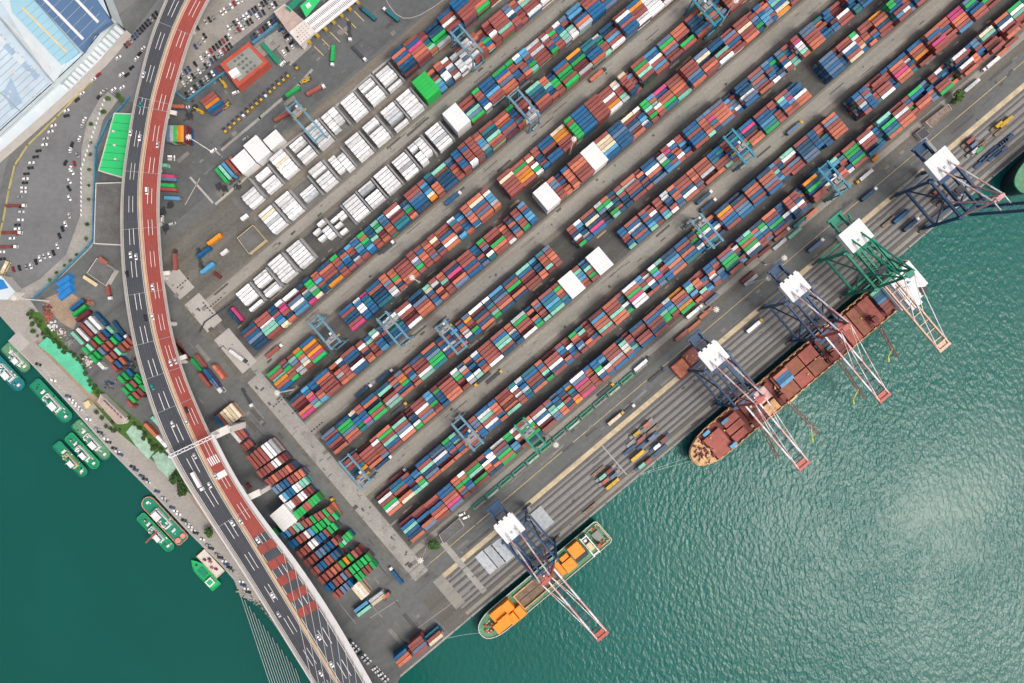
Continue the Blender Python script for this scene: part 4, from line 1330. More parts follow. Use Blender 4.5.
# ---------------------------------------------------------------- yard gantry cranes
def rtg(label, u, blk, steel, cabpos, span=None, vc=None):
    side = 1 if blk in (1, 3, 5, 7) else -1
    if vc is None: vc = VB[blk] + BW / 2 + side * 2.6
    hs = (span or 23.6) / 2
    t = thing('yard_crane', label, 'yard gantry crane', UV(u, vc), TH, 'yard gantry cranes')
    st = M[steel]
    for y in (-hs, hs):
        b = MB(); b.beam((-6.2, y, 2.0), (6.2, y, 2.0), .9, 1.1); b.build('sill_beam', st, t)
        for x in (-3.9, 3.9):
            b = MB(); b.beam((x * 1.25, y, 2.2), (x, y, 21.2), .75, .9); b.build('leg', st, t)
        for x in (-5.4, -3.8, 3.8, 5.4):
            b = MB(); b.cyl((x, y - .45, .85), (x, y + .45, .85), .85, 12); b.build('wheel', M['rubber'], t)
        b = MB(); b.beam((-4.2, y, 21.5), (4.2, y, 21.5), .7, .9); b.build('end_beam', st, t)
    for x in (-3.9, 3.9):
        b = MB(); b.beam((x, -hs - 1.2, 22), (x, hs + 1.2, 22), 1.0, 1.6); b.beam((x * 1.22, -hs - 1, 22.6), (x * 1.22, hs + 1, 22.6), .5, .12)
        b.build('main_girder', st, t)
    ty = cabpos * (hs - 4)
    b = MB(); b.box((0, ty, 23.2), (8.4, 4.2, .5)); b.box((-1.8, ty, 24.1), (2.6, 2.4, 1.6)); b.box((1.8, ty + .6, 23.9), (2, 2.0, 1.2)); b.cyl((-2.5, ty - 1.4, 24), (2.5, ty - 1.4, 24), .6, 8); tr_ = b.build('trolley', M['steel_grey'], t)
    b = MB(); b.box((2.2, ty + 3.6, 20.8), (1.8, 2.2, 2.2)); b.build('operator_cab', M['white_paint'], tr_)
    b = MB(); b.box((0, ty, 17.4), (12.1, 1.0, .4)); b.box((-5.8, ty, 17.3), (.5, 2.3, .4)); b.box((5.8, ty, 17.3), (.5, 2.3, .4))
    for x in (-2.5, 2.5):
        for y in (-.6, .6): b.cyl((x, ty + y, 17.6), (x, ty + y, 23), .05, 4)
    b.build('spreader', M['yellow_paint'], tr_)
    b = MB(); b.box((0, -side * 0 + (hs if side < 0 else -hs) * 1.0 + (1.3 if side < 0 else -1.3), 3.6), (5.0, 1.6, 2.4)); b.build('power_unit', M['steel_grey'], t)
    b = MB(); b.box((0, hs * .55, 22.95), (6.6, .9, .12)); b.box((0, -hs * .55, 22.95), (6.6, .9, .12)); b.build('cross_tie', st, t)
    return t
for px, py, blk, steel, cp, lab in ((324, 331, 6, 'steel_pale_blue', -.9, 'pale blue yard crane at the bridge end of the sixth block'), (393, 329, 5, 'steel_pale_blue', .5, 'pale blue yard crane standing right of its twin near the bridge end'),
        (452, 338, 4, 'steel_pale_blue', .9, 'pale blue yard crane of the middle rows over navy boxes'), (468, 434, 2, 'steel_pale_blue', -.4, 'pale blue yard crane near the lamp masts of the second block'), (354, 470, 3, 'steel_pale_blue', -.9, 'pale blue yard crane at the end of the third block by the head road'),
        (527, 431, 1, 'steel_green', .3, 'small green yard crane in the block beside the quay road'), (707, 231, 2, 'steel_pale_blue', .9, 'pale blue yard crane over navy boxes below the blue stacks'), (736, 143, 3, 'steel_teal', -.2, 'teal yard crane between the tall orange and blue stacks'),
        (709, 10, 6, 'steel_teal', .2, 'teal yard crane cut by the top edge of the photo'), (524, 106, 7, 'steel_pale_blue', -.9, 'pale blue yard crane beside the mint boxes and white stack'), (468, 44, 9, 'steel_pale_blue', -.8, 'pale blue yard crane over the jumbled short boxes'),
        (833, 177, 1, 'steel_teal', -.3, 'teal yard crane beside the green quay crane')):
    k = (H - 22) / H; gx, gy = CX + (px - CX) * k, CY + (py - CY) * k
    rtg(lab, touv(gx, gy)[0], blk, steel, cp)
rtg('long pale blue yard crane reaching over white reefers to the gate road', 155.5, 10, 'steel_pale_blue', .75, 30, 302)
# ---------------------------------------------------------------- ships
def outline(x0, x1, w, bow, stern_round=2.0, n=10):
    """hull plan with the bow at x0"""
    pts = []
    for i in range(n + 1):
        t = i / n; x = x0 + bow * (1 - math.cos(t * math.pi / 2)); y = w / 2 * math.sin(t * math.pi / 2) ** .8
        pts.append((x, -y))
    pts += [(x1 - stern_round, -w / 2), (x1, -w / 2 * .86), (x1, w / 2 * .86), (x1 - stern_round, w / 2)]
    for i in range(n, 0, -1):
        t = i / n; x = x0 + bow * (1 - math.cos(t * math.pi / 2)); y = w / 2 * math.sin(t * math.pi / 2) ** .8
        pts.append((x, y))
    return pts
def inset(pts, d):
    cx = sum(p[0] for p in pts) / len(pts); out = []
    xs = [p[0] for p in pts]; L_ = (max(xs) - min(xs)) / 2; mx = (max(xs) + min(xs)) / 2; Wd = max(p[1] for p in pts)
    return [(mx + (p[0] - mx) * (1 - d / L_), p[1] * (1 - d / Wd)) for p in pts]
def hull(t, pts, z0, zd, m_hull, m_deck, rim=1.1, m_rim=None):
    low = inset(pts, 1.6)
    n = len(pts); b = MB()
    area = sum(pts[i][0] * pts[(i + 1) % n][1] - pts[(i + 1) % n][0] * pts[i][1] for i in range(n))
    if area < 0: pts, low = pts[::-1], low[::-1]
    vs = [(p[0], p[1], z0) for p in low] + [(p[0], p[1], zd) for p in pts]
    b.add(vs, [(i, (i + 1) % n, n + (i + 1) % n, n + i) for i in range(n)] + [tuple(range(n, 2 * n))])
    b.build('hull', M[m_hull], t)
    ins = inset(pts, .45)
    b = MB(); b.prism(inset(pts, .5), zd + .012, zd + .03); b.build('deck', M[m_deck], t)
    b = MB(); b.ring(pts, ins, zd, zd + rim); b.build('bulwark', M[m_rim or m_hull], t)
def part(name, t, m, *boxes):
    b = MB()
    for c, d in boxes: b.box(c, d)
    return b.build(name, M[m] if isinstance(m, str) else m, t)
# --- the large red freighter under the three right-hand cranes
SU, SVv = 372.0, 795.5
def ulx(u): return (u - SU) * S
ship = thing('cargo_ship', 'long red freighter with a tan bow moored under the quay cranes', 'ship', UV(SU, SVv), TH)
pts = outline(ulx(230), ulx(519), 25.5, 26)
hull(ship, pts, -3.5, 8.0, 'hull_dark', 'deck_dark_red', 1.2, 'deck_tan')
b = MB(); f = [p for p in outline(ulx(231), ulx(260), 24.6, 25) if p[0] < ulx(250)]
b.prism(f, 8.04, 10.2); b.build('forecastle', M['deck_tan'], ship)
for x, y in ((-98, 0), (-96, 4), (-96, -4), (-92, 6), (-92, -6), (-100, 1), (-94, 1)):
    b = MB(); b.cyl((x, y - 1.2, 10.9), (x, y + 1.2, 10.9), .8, 8); b.box((x, y, 10.5), (2.4, 3.0, .5)); b.build('winch', M['deck_dark_red'], ship)
b = MB(); b.cyl((-90, 0, 10), (-90, 0, 22), .5, 8, .25); b.beam((-90, -3, 17), (-90, 3, 17), .3); b.build('mast', M['deck_tan'], ship)
def hatch(u0, u1, y0, y1, z, m='deck_red', ribs=3):
    b = MB(); x0, x1 = ulx(u0), ulx(u1)
    b.box(((x0 + x1) / 2, (y0 + y1) / 2, 8 + z / 2), (x1 - x0, y1 - y0, z))
    for k in range(1, ribs):
        x = x0 + (x1 - x0) * k / ribs; b.box((x, (y0 + y1) / 2, 8 + z + .06), (.35, y1 - y0 - .4, .14))
    b.box(((x0 + x1) / 2, (y0 + y1) / 2, 8 + z + .05), (x1 - x0 - .4, .3, .12))
    b.build('hatch_cover', M[m], ship)
hatch(251, 271, -11, 7, 3.2); hatch(274, 290, -9.6, -4.2, 3.2); hatch(274, 293, -3.2, 2.0, 3.0); hatch(276, 293, 3.0, 8.5, 3.2)
hatch(318, 332, -1, 9, 2.4, 'crane_pink'); hatch(317, 331, -11, -3, 2.2, 'deck_tan')
for a_, c_, m_, n_ in ((340, 356.4, 'deck_red', 'deck_rust'), (357.6, 374, 'deck_rust', 'deck_red'), (375.2, 392, 'deck_red', 'deck_rust')):
    hatch(a_, c_, .5, 10.4, 3.6, m_, ribs=4); hatch(a_, c_, -10.4, -.5, 3.5, n_, ribs=4)
hatch(396, 404, 4, 11, 2.2); hatch(423, 436, -10.6, 10.6, 3.6, ribs=3); hatch(437.4, 450, -10.6, 10.6, 3.5, 'deck_rust', ribs=3); hatch(451.4, 464, -10.6, 10.6, 3.6, ribs=3)
hatch(408, 418, -10, 10, 2.2, 'deck_dark_red')
def ship_box(u, y, z, c, lab, ln=40):
    p = UV(SU, SVv); q = Vector((math.cos(TH) * ulx(u) - math.sin(TH) * y, math.sin(TH) * ulx(u) + math.cos(TH) * y, 0)) + Vector((p.x, p.y, z))
    tag(link('shipping_container', cmesh(c, ln), None, q, TH), lab, 'shipping container', 'containers aboard the ships')
ship_box(258, 9.4, 8.3, 'L', 'blue container near the tan bow on the landward deck edge', 20)
ship_box(279, 8.2, 11.4, 'L', 'sky blue container behind the tan bow on a landward hatch', 20)
ship_box(270.5, -9.2, 11.4, 'L', 'sky blue container on the seaward rail side behind the tan bow', 20)
for k, (c, lab) in enumerate((('O', 'orange container along the landward edge of the middle ship hatch'), ('B', 'blue container beside the orange one on the ship hatch'), ('B', 'second blue container from the orange one on the ship hatch'), ('L', 'lighter blue container of the trio on the ship hatch'))):
    ship_box(350, 9.0 - 2.6 * k, 11.8, c, lab)
for k, (c, lab) in enumerate((('N', 'navy container between hatches below the striped boom'), ('K', 'black container between hatches below the striped boom'), ('T', 'teal container between hatches below the striped boom'), ('R', 'rust red container between hatches below the striped boom'), ('D', 'maroon container between hatches below the striped boom'))):
    ship_box(402, 6.0 - 3.4 * k, 8.2, c, lab)
for k, c in enumerate('MTBLRRR'):
    ship_box(475, 9.3 - 2.7 * k, 10.8, c, f"{PAL[c][1]} container before the white superstructure, {nth(k + 1)} from the quay side")
# deck cranes with jibs swung out over the water
def plan_to_ship(px, py, z):
    w = G(px, py, z); p = UV(SU, SVv); d = Vector((w.x - p.x, w.y - p.y, 0))
    return Vector((math.cos(TH) * d.x + math.sin(TH) * d.y, -math.sin(TH) * d.x + math.cos(TH) * d.y, z))
for k, (u, tip, hook) in enumerate(((303, (778, 458), None), (336, (819, 434), (812, 438)), (400, (865, 399), (853, 400)), (418.5, (897, 357), (888, 357)))):
    a = Vector((ulx(u if k < 3 else 452), -4, 8)); e = plan_to_ship(*tip, 15)
    b = MB(); b.box((a.x, a.y, 10.5), (4.6, 5.0, 5)); b.cyl((a.x, a.y, 12), (a.x, a.y, 19), 1.6, 10); b.box((a.x, a.y, 18), (4, 4, 3)); b.beam((a.x - 2, -10, 10), (a.x - 2, 10, 10), 2.4, 4)
    b.build('deck_crane', M['deck_dark_red'], ship)
    b = MB(); n_ = 9; d = (e - Vector((a.x, a.y, 19))); dn = Vector((-d.y, d.x, 0)).normalized()
    s0 = Vector((a.x, a.y, 19))
    for s_ in (-1, 1): b.beam(s0 + dn * s_ * 1.3, e + dn * s_ * .7, .5, .5)
    for i in range(n_):
        p0 = s0 + d * (i / n_); p1 = s0 + d * ((i + 1) / n_); w0 = 1.3 - .6 * i / n_; s_ = 1 if i % 2 else -1
        b.beam(p0 + dn * w0 * s_, p1 - dn * w0 * s_, .35, .35)
    b.build('jib', M['deck_dark_red'], ship)
    if hook:
        hx = plan_to_ship(*hook, 14); b = MB(); b.beam(s0 + d * .78, hx, .7, .7); b.beam(hx, hx + Vector((-1, -3.4, -1.5)), 1.1, .9); b.build('grab_arm', M['grab_yellow'], ship)
part('superstructure', ship, 'white_paint', ((ulx(491), -.5, 12.5), (19, 24, 9)), ((ulx(490), -1, 19.5), (15, 23, 5)))
part('bridge_deck', ship, 'white_paint', ((ulx(487), -1, 24), (9, 27, 4)), ((ulx(485), 0, 26.6), (5, 10, 1.2)), ((ulx(495), -4, 23.5), (5, 12, 3)))
part('wheelhouse_window', ship, 'glass', ((ulx(481.6), 0, 24.6), (.2, 20, 1.2)))
part('poop_deck', ship, 'white_paint', ((ulx(507), 0, 10.5), (16, 22, 4)), ((ulx(507), -3, 14), (9, 8, 4)))
b = MB(); b.box((ulx(501), -9, 19), (5.5, 4.5, 14), taper=.85); b.build('funnel', M['hull_dark'], ship)
b = MB(); b.cyl((ulx(487), 3, 26), (ulx(487), 3, 36), .5, 6, .2); b.beam((ulx(487), -1, 32), (ulx(487), 7, 32), .3); b.build('mast', M['white_paint'], ship)
for y in (-12.5, 12.5):
    b = MB(); b.cyl((ulx(496), y, 13), (ulx(505), y, 13), 1.1, 8); b.build('lifeboat', M['orange_paint'], ship)
b = MB()
for k in range(30):
    x = ulx(255) + k * 6.4
    if x < ulx(480):
        for y in (-12.0, 12.0): b.box((x, y, 9.3), (2.4, .8, 1.2))
b.build('deck_fitting', M['deck_tan'], ship)
for k in range(70):
    u_ = R.choice((R.uniform(235, 250), R.uniform(237, 250), R.uniform(293, 317), R.uniform(331, 340), R.uniform(393, 424), R.uniform(464, 480)))
    y_ = R.uniform(-9, 9) * (.55 if u_ < 240 else 1); h_ = R.uniform(.5, 2.2); z_ = 10.2 if u_ < 249 else 8.03
    b = MB(); b.box((ulx(u_), y_, z_ + h_ / 2), (R.uniform(.6, 3), R.uniform(.5, 2.4), h_), R.choice((0, 0, .6))); b.build('deck_gear', M[R.choice(('deck_dark_red', 'deck_red', 'deck_dark_red', 'deck_tan', 'steel_dark', 'wall_cream') if u_ > 250 else ('deck_tan', 'deck_dark_red', 'roof_pink', 'wall_cream'))], ship)
for k in range(9):
    b = MB(); b.box((ulx(258 + k * 15 + (68 if k > 1 else 0)), R.uniform(-7, 6), 12.0), (1.2, 1.0, .8)); b.build('hatch_fitting', M['yellow_paint'], ship)
part('pontoon', ship, 'wall_cream', ((ulx(345), -13.5, 6.5), (9, 2.0, 1.2)))
# --- the small orange hatched ship
S2U, S2V = 40.0, 793.2
def ux2(u): return (u - S2U) * S
s2 = thing('coaster', 'small coaster with orange hatch covers and an open brown hold', 'ship', UV(S2U, S2V), TH)
pts = outline(ux2(-40.5), ux2(120), 20, 18)
hull(s2, pts, -3.5, 4.5, 'hull_dark', 'deck_green', 1.0, 'wall_pale')
def b2(name, m, *bx):
    b = MB()
    for (u0, u1, y0, y1, z0, z1) in bx: b.box(((ux2(u0) + ux2(u1)) / 2, (y0 + y1) / 2, (z0 + z1) / 2), (ux2(u1) - ux2(u0), y1 - y0, z1 - z0))
    return b.build(name, M[m], s2)
for q in ((-20, -3, 1, 8.4, 4.6, 10), (-24, -6, -6.6, .6, 4.6, 11.6), (-8, 0, -8.8, -1, 4.6, 10.4), (-4.6, 4.4, .8, 8.6, 4.6, 12), (-17, -4, -1.4, 1.6, 4.6, 12.4), (1, 9, -9.2, -.6, 4.6, 9.4)):
    b2('hatch_cover', 'orange_paint', q)
b2('hold_floor', 'hold_brown', (10, 58, -5.6, 5.6, 4.56, 4.62))
b2('coaming', 'deck_tan', (8.5, 10, -6.6, 6.6, 4.5, 6.2), (58, 59.2, -6.6, 6.6, 4.5, 6.2), (10, 58, -6.6, -5.8, 4.5, 6.2), (10, 58, 5.8, 6.6, 4.5, 6.2))
b2('hold_divider', 'hold_brown', (21, 21.8, -5.6, 5.6, 4.6, 5.5), (33, 33.8, -5.6, 5.6, 4.6, 5.5), (45, 45.8, -5.6, 5.6, 4.6, 5.5), (10, 58, -.3, .3, 4.6, 5.2))
b2('hatch_cover', 'orange_paint', (66, 78, -6, 2.2, 4.6, 9)); b2('hatch_cover', 'orange_paint', (80, 93, -1, 8.4, 4.6, 10.4)); b2('hatch_cover', 'orange_paint', (60, 65, -5, 5.5, 4.6, 8))
b2('hatch_cover', 'orange_paint', (68, 77, 2.8, 6.2, 4.6, 8))
b2('open_hold', 'hull_dark', (78.6, 93, -6, -1.4, 4.56, 4.7))
b2('superstructure', 'deck_green', (96, 104, -7, 7, 4.5, 10)); b2('superstructure', 'white_paint', (97.1, 102.9, -7.6, -6.8, 10, 11.2), (97.1, 102.9, 6.8, 7.6, 10, 11.2), (96, 97, -8.6, 8.6, 10, 11.6), (103, 104, -8.6, 8.6, 10, 11.6), (98, 101, 4, 6, 10, 12))
b2('wheelhouse', 'wall_cream', (97.5, 102.5, -3, 3, 10, 14)); b2('wheelhouse_window', 'glass', (97.2, 97.5, -2.8, 2.8, 12, 13.2))
b2('funnel', 'roof_red', (106, 109, -6, -3, 4.5, 12)); b2('deck_house', 'roof_greygreen', (107, 115, -3, 4, 4.5, 6.5))
for k in range(26):
    q = R.uniform(94, 118); y_ = R.uniform(-7.5, 7.5); b2('deck_gear', R.choice(('wall_pale', 'deck_dark_red', 'tug_green', 'steel_dark', 'wall_cream')), (q, q + R.uniform(.8, 2.2), y_, y_ + R.uniform(.4, 1.6), 4.53, R.uniform(5.2, 7)))
for k in range(14):
    q = R.uniform(-34, -25); y_ = R.uniform(-4, 4); b2('deck_gear', R.choice(('wall_cream', 'deck_dark_red', 'leaf_yellow', 'deck_tan')), (q, q + R.uniform(.8, 2), y_, y_ + R.uniform(.4, 1.4), 4.53, R.uniform(5, 6)))
b2('poop_rail', 'wall_cream', (105, 119, -7.6, -7.2, 4.5, 5.8), (105, 119, 7.2, 7.6, 4.5, 5.8), (118.2, 118.8, -7, 7, 4.5, 5.8))
for x, y in ((-34, 0), (-31, 3), (-31, -3), (-27, 0), (112, 6), (112, -5.4)):
    b = MB(); b.cyl((ux2(x), y - .9, 5.4), (ux2(x), y + .9, 5.4), .6, 8); b.box((ux2(x), y, 4.9), (1.8, 2.2, .6)); b.build('winch', M['roof_red'], s2)
# --- the bow of a third ship at the right edge
s3 = thing('moored_ship', 'green decked ship bow entering at the right edge of the quay', 'ship', UV(700, 795.5), TH)
pts = outline((642 - 700) * S, (860 - 700) * S, 25, 26)
hull(s3, pts, -3.5, 13, 'hull_dark', 'deck_green', 1.2, 'tug_green')
part('hatch_cover', s3, 'tug_green', ((-10, 0, 14), (24, 18, 2)), ((20, 0, 14), (26, 18, 2)), ((50, 0, 14), (26, 18, 2)))
for x, y in ((-34, 0), (-30, 4), (-30, -4)):
    b = MB(); b.cyl((x, y - .9, 14), (x, y + .9, 14), .8, 8); b.box((x, y, 13.5), (2, 2.4, .8)); b.build('winch', M['steel_dark'], s3)
# mooring lines
def rope(a, c, lab):
    b = MB(); a, c = Vector(a), Vector(c); pr = a
    for i in range(1, 9):
        t = i / 8; q = a + (c - a) * t - Vector((0, 0, 1.2 * math.sin(math.pi * t))); b.cyl(pr, q, .09, 5); pr = q
    tag(b.build('mooring_line', M['cable']), lab, 'rope', 'mooring lines')
rope(UV(228, 794, 9.4), UV(183, 776.4, .4), 'thin pale mooring line from the tan bow to the quay')
rope(UV(229, 790, 9.4), UV(185, 776.2, .4), 'second thin mooring line just above the first at the tan bow')
rope(UV(-40, 791, 5.4), UV(-70, 776, .4), 'thin mooring line from the coaster bow to the quay corner')
# ---------------------------------------------------------------- harbour tugs
FEN = {}
def tug(label, px, py, L_, W_, head, c_hull='tug_green', c_deck='tug_green', house='white_paint', sharp=False, z=-1.6, extra=None, rim=None):
    a = pa(*head); L_ *= .95; W_ *= .9
    t = thing('tugboat', label, 'tugboat', G(px, py, -2), a, 'boats along the tug quay'); t.location.z = 0
    pts = []; l, w = L_ / 2, W_ / 2
    for i in range(9):
        th = -math.pi / 2 + math.pi * i / 8
        pts.append((l - w * (1.6 if sharp else .9) + w * (1.6 if sharp else .9) * math.cos(th), w * math.sin(th) * (1 if not sharp else (1 if i in (0, 8) else .92))))
    r = w * .45
    for i in range(4):
        th = math.pi / 2 * i / 3; pts.append((-l + r - r * math.sin(th), w - r + r * math.cos(th)))
    for i in range(4):
        th = math.pi / 2 * i / 3; pts.append((-l + r - r * math.cos(th), -w + r - r * math.sin(th)))
    hull(t, pts, -3.6, z + .6, 'hull_dark', c_deck, .8, rim or c_hull)
    zd = z + .65
    if 'f' not in FEN:
        b = MB(); b.cyl((0, -.25, 0), (0, .25, 0), .55, 8); FEN['f'] = b.mesh('fender', M['rubber'])
    for i in range(9):
        x = -l + 3 + i * (L_ - 8) / 8
        for s_ in (-1, 1): link('fender', FEN['f'], t, (x, s_ * (w + .2), zd - .3))
    link('fender', FEN['f'], t, (l - .2, 0, zd), math.pi / 2)
    b = MB(); b.box((L_ * .04, 0, zd + 1.3), (L_ * .38, W_ * .52, 2.6)); b.build('deckhouse', M[house], t)
    b = MB(); b.box((L_ * .04, 0, zd + 2.66), (L_ * .34, W_ * .42, .12)); b.build('house_top', M[c_deck], t)
    b = MB(); b.box((L_ * .12, 0, zd + 4.1), (L_ * .13, W_ * .42, 2.4), taper=.9); b.box((L_ * .12, 0, zd + 5.4), (L_ * .15, W_ * .46, .2)); wh = b.build('wheelhouse', M['white_paint'], t)
    b = MB(); b.box((L_ * .12, 0, zd + 4.4), (L_ * .134, W_ * .425, .9)); b.build('window_band', M['glass'], wh)
    for s_ in (-1, 1):
        b = MB(); b.box((-L_ * .08, s_ * W_ * .17, zd + 3.7), (L_ * .05, W_ * .1, 2.4), taper=.85); b.build('funnel', M['white_paint' if house != 'wall_cream' else 'wall_cream'], t)
    b = MB(); b.cyl((L_ * .07, 0, zd + 5), (L_ * .07, 0, zd + 9), .14, 5); b.beam((L_ * .07, -1.6, zd + 7.6), (L_ * .07, 1.6, zd + 7.6), .15); b.build('mast', M['white_paint'], t)
    b = MB(); b.cyl((-L_ * .24, -1.2, zd + .9), (-L_ * .24, 1.2, zd + .9), .8, 8); b.box((-L_ * .24, 0, zd + .4), (2, 3.2, .5)); b.box((l - 4.2, 0, zd + .5), (1.6, 2.2, .9)); b.build('winch', M['white_paint'], t)
    for k in range(16):          # hatches, lockers, bitts and gear about the deck
        x = R.uniform(-.42, .40) * L_; y = R.choice((-1, 1)) * R.uniform(.30, .40) * W_ if abs(x / L_ - .04) < .2 else R.uniform(-.34, .34) * W_
        b = MB(); h_ = R.uniform(.3, 1.0); b.box((x, y, zd + h_ / 2 - .03), (R.uniform(.5, 1.8), R.uniform(.4, 1.0), h_)); b.build('deck_gear', M[R.choice(('white_paint', 'steel_dark', 'tug_bright', 'steel_grey', 'wall_cream', 'rubber'))], t)
    for k in range(5):
        b = MB(); x = L_ * (-.10 + .055 * k); h_ = R.uniform(.4, 1.2); b.box((x, R.uniform(-.12, .12) * W_, zd + 2.72 + h_ / 2), (R.uniform(.6, 1.4), R.uniform(.8, 2.0), h_)); b.build('roof_gear', M[R.choice(('steel_dark', 'steel_grey', 'tug_bright', 'white_paint'))], t)
    if extra == 'crane':
        b = MB(); b.cyl((L_ * .02, 1.5, zd + 2), (L_ * .02, 1.5, zd + 6), .5, 8); b.beam((L_ * .02, 4.5, zd + 6), (L_ * .04, -7.5, zd + 6.6), .8, .8); b.build('deck_crane', M['roof_red'], t)
    if extra == 'discs':
        for s_ in (-1, 1):
            b = MB(); b.cyl((-l + 3.6, s_ * W_ * .23, zd), (-l + 3.6, s_ * W_ * .23, zd + 1.2), W_ * .19, 16); b.build('reel', M['tug_pink'], t)
    return t
QD, QR = (.68, .73), (-.68, -.73)
def m(px): return px * S
tug('green tug moored alone, second boat group from the upper left', 53, 401, m(56), m(15), QD)
tug('teal tug with tall white house at the left picture edge', 7, 371, m(52), m(15), QD, 'tug_teal', 'tug_teal')
tug('small mottled green and tan tug next to the teal one', 18, 358, m(36), m(13), QD, 'deck_green', 'deck_green', 'white_paint')
tug('green tug nearest the quay in the trio', 93, 440, m(52), m(13.5), QD, 'tug_green', 'deck_green')
tug('middle green tug of the trio, slightly set back', 84, 451, m(46), m(12), QD, 'tug_bright', 'tug_green')
tug('outermost tug of the trio with a yellowish house', 72, 459, m(46), m(11.5), QD, house='wall_cream')
tug('tug with a pink hull rim and two pink deck reels', 165, 519.5, m(62), m(16), QR, 'tug_pink', 'tug_green', rim='tug_pink', extra='discs')
tug('green tug with a red deck crane beside the pink rimmed one', 157, 532, m(50), m(11.5), QD, 'tug_bright', 'tug_green', extra='crane')
t = thing('workboat', 'bright green workboat with a sharp bow, outside the small barge', 'workboat', G(205, 573, -2), pa(*QR), 'boats along the tug quay'); t.location.z = 0
l, w = m(38) / 2, m(11.5) / 2
pts = [(l, 0), (l - 4, -w * .6), (l - 8, -w), (-l + .5, -w), (-l, -w * .8), (-l, w * .8), (-l + .5, w), (l - 8, w), (l - 4, w * .6)]
hull(t, pts, -3.6, -.9, 'hull_dark', 'tug_bright', .7, 'tug_bright')
part('wheelhouse', t, 'white_paint', ((-l * .55, 0, .6), (5.5, w * 1.3, 2.8))); part('house_top', t, 'tug_bright', ((-l * .55, 0, 2.06), (3.6, w * .9, .12))); part('window_band', t, 'glass', ((-l * .55, 0, 1.0), (5.56, w * 1.32, .7)))
part('hatch', t, 'tug_green', ((l * .1, 0, -.4), (7, w * 1.1, .6))); part('winch', t, 'steel_dark', ((l * .6, 0, -.4), (1.2, 1.6, .8)))
t = thing('barge', 'small beige barge with red deck gear tied to the quay', 'barge', G(211.5, 563, -2), pa(*QR), 'boats along the tug quay'); t.location.z = 0
l, w = m(30) / 2, m(11) / 2
hull(t, [(l, -w), (-l, -w), (-l, w), (l, w)], -3.6, -.8, 'hull_dark', 'wall_pale', .5, 'wall_cream')
for k, (x, y, c) in enumerate(((5, 1, 'deck_dark_red'), (1, -1.2, 'deck_red'), (-3, 1, 'roof_red'), (-6, -.6, 'deck_dark_red'), (3, -2, 'steel_dark'))):
    part('deck_gear', t, c, ((x, y, -.2), (2.2, 1.4, 1.2)), ((x + .8, y + .6, .3), (1, .8, 1.0)))
# ---------------------------------------------------------------- buildings, ground cover and small things
def gp(*pts, z=0.0): return [(G(x, y, z).x, G(x, y, z).y) for x, y in pts]
def psheet(name, m, z, *pts): return sheet(name, list(pts), m, z)
# surfaces on the left
psheet('parking_lot', 'asphalt_lot', .006, (-40, 150), (0, 232), (8, 188), (26, 146), (60, 116), (96, 76), (126, 42), (165, -10), (240, -10), (150, 110), (114, 95), (92, 120), (84, 150), (83, 215), (70, 252), (44, 275), (20, 292), (-40, 292))
psheet('pavement', 'concrete', .012, (108, 92), (100, 98), (87, 122), (81.5, 150), (80.5, 215), (66, 255), (40, 279), (22, 289), (24, 300), (34, 297), (62, 276), (92, 247), (95, 235), (95, 150), (103, 120), (118, 100))
psheet('road', 'asphalt_lot', .010, (-30, 200), (0, 190), (10, 150), (30, 118), (70, 86), (124, 40), (112, 20), (150, -10), (112, -10), (106, 20), (60, 70), (0, 130), (-30, 150))
psheet('lot_floor', 'lot_grey', .010, (176, 92), (240, 40), (290, 0), (300, -10), (200, -10), (176, 60))
psheet('lot_floor', 'lot_grey', .013, (256, 62), (276, 48), (290, 66), (312, 46), (294, 30), (286, 24), (254, 46))
psheet('yard_ground', 'asphalt', .010, (30, 298), (64, 275), (96, 246), (160, 250), (240, 470), (215, 480), (160, 440), (96, 392), (40, 312))
psheet('bare_ground', 'soil', .014, (42, 300), (66, 290), (82, 300), (74, 330), (60, 322))
psheet('promenade', 'promenade', .010, (-40, 286), (4, 288), (30, 300), (46, 322), (92, 392), (160, 452), (210, 500), (238, 545), (262, 604), (240, 596), (234, 580), (220, 564), (190, 534), (156, 497), (110, 451), (65, 400), (35, 368), (8, 341), (16, 334), (0, 316), (-40, 298))
psheet('promenade_edge', 'concrete_pale', .016, (8, 341), (35, 368), (65, 400), (110, 451), (156, 497), (190, 534), (220, 564), (234, 580), (234.8, 579), (220.8, 563), (190.8, 533), (156.8, 496), (110.8, 450), (65.8, 399), (35.8, 367), (9, 340))
psheet('footway', 'soil', .016, (34, 342), (38, 340), (92, 393), (118, 415), (112, 418), (88, 397))
psheet('grass_bank', 'leaf_mid', .012, (28, 312), (40, 312), (96, 385), (150, 430), (178, 466), (212, 508), (228, 535), (218, 520), (170, 475), (118, 432), (84, 392))
psheet('soil_bank', 'soil', .018, (188, 495), (206, 500), (232, 545), (226, 548))
psheet('platform', 'concrete_pale', .02, (8, 341), (18, 331), (30, 343), (20, 352))
# gravel bank below the bridge
b = MB()
for i in range(420):
    t = R.random(); e = [(237, 588), (262, 604), (276, 620), (294, 646), (310, 668)]
    k = min(3, int(t * 4)); f = t * 4 - k; x = e[k][0] + (e[k + 1][0] - e[k][0]) * f + R.uniform(-2.5, 5); y = e[k][1] + (e[k + 1][1] - e[k][1]) * f + R.uniform(-1, 5)
    p = G(x, y, .2); s_ = R.uniform(.5, 1.5); b.box((p.x, p.y, R.uniform(-1, .3)), (s_, s_ * R.uniform(.5, 1), s_), R.uniform(0, 3), R.choice((0, 0, 0, 1, 2)), taper=.6)
tag(b.build('rubble_bank', [M['concrete_pale'], M['leaf_mid'], M['apron']]), 'pale rubble with green weeds along the shore beneath the bridge', 'rubble', kind='stuff')
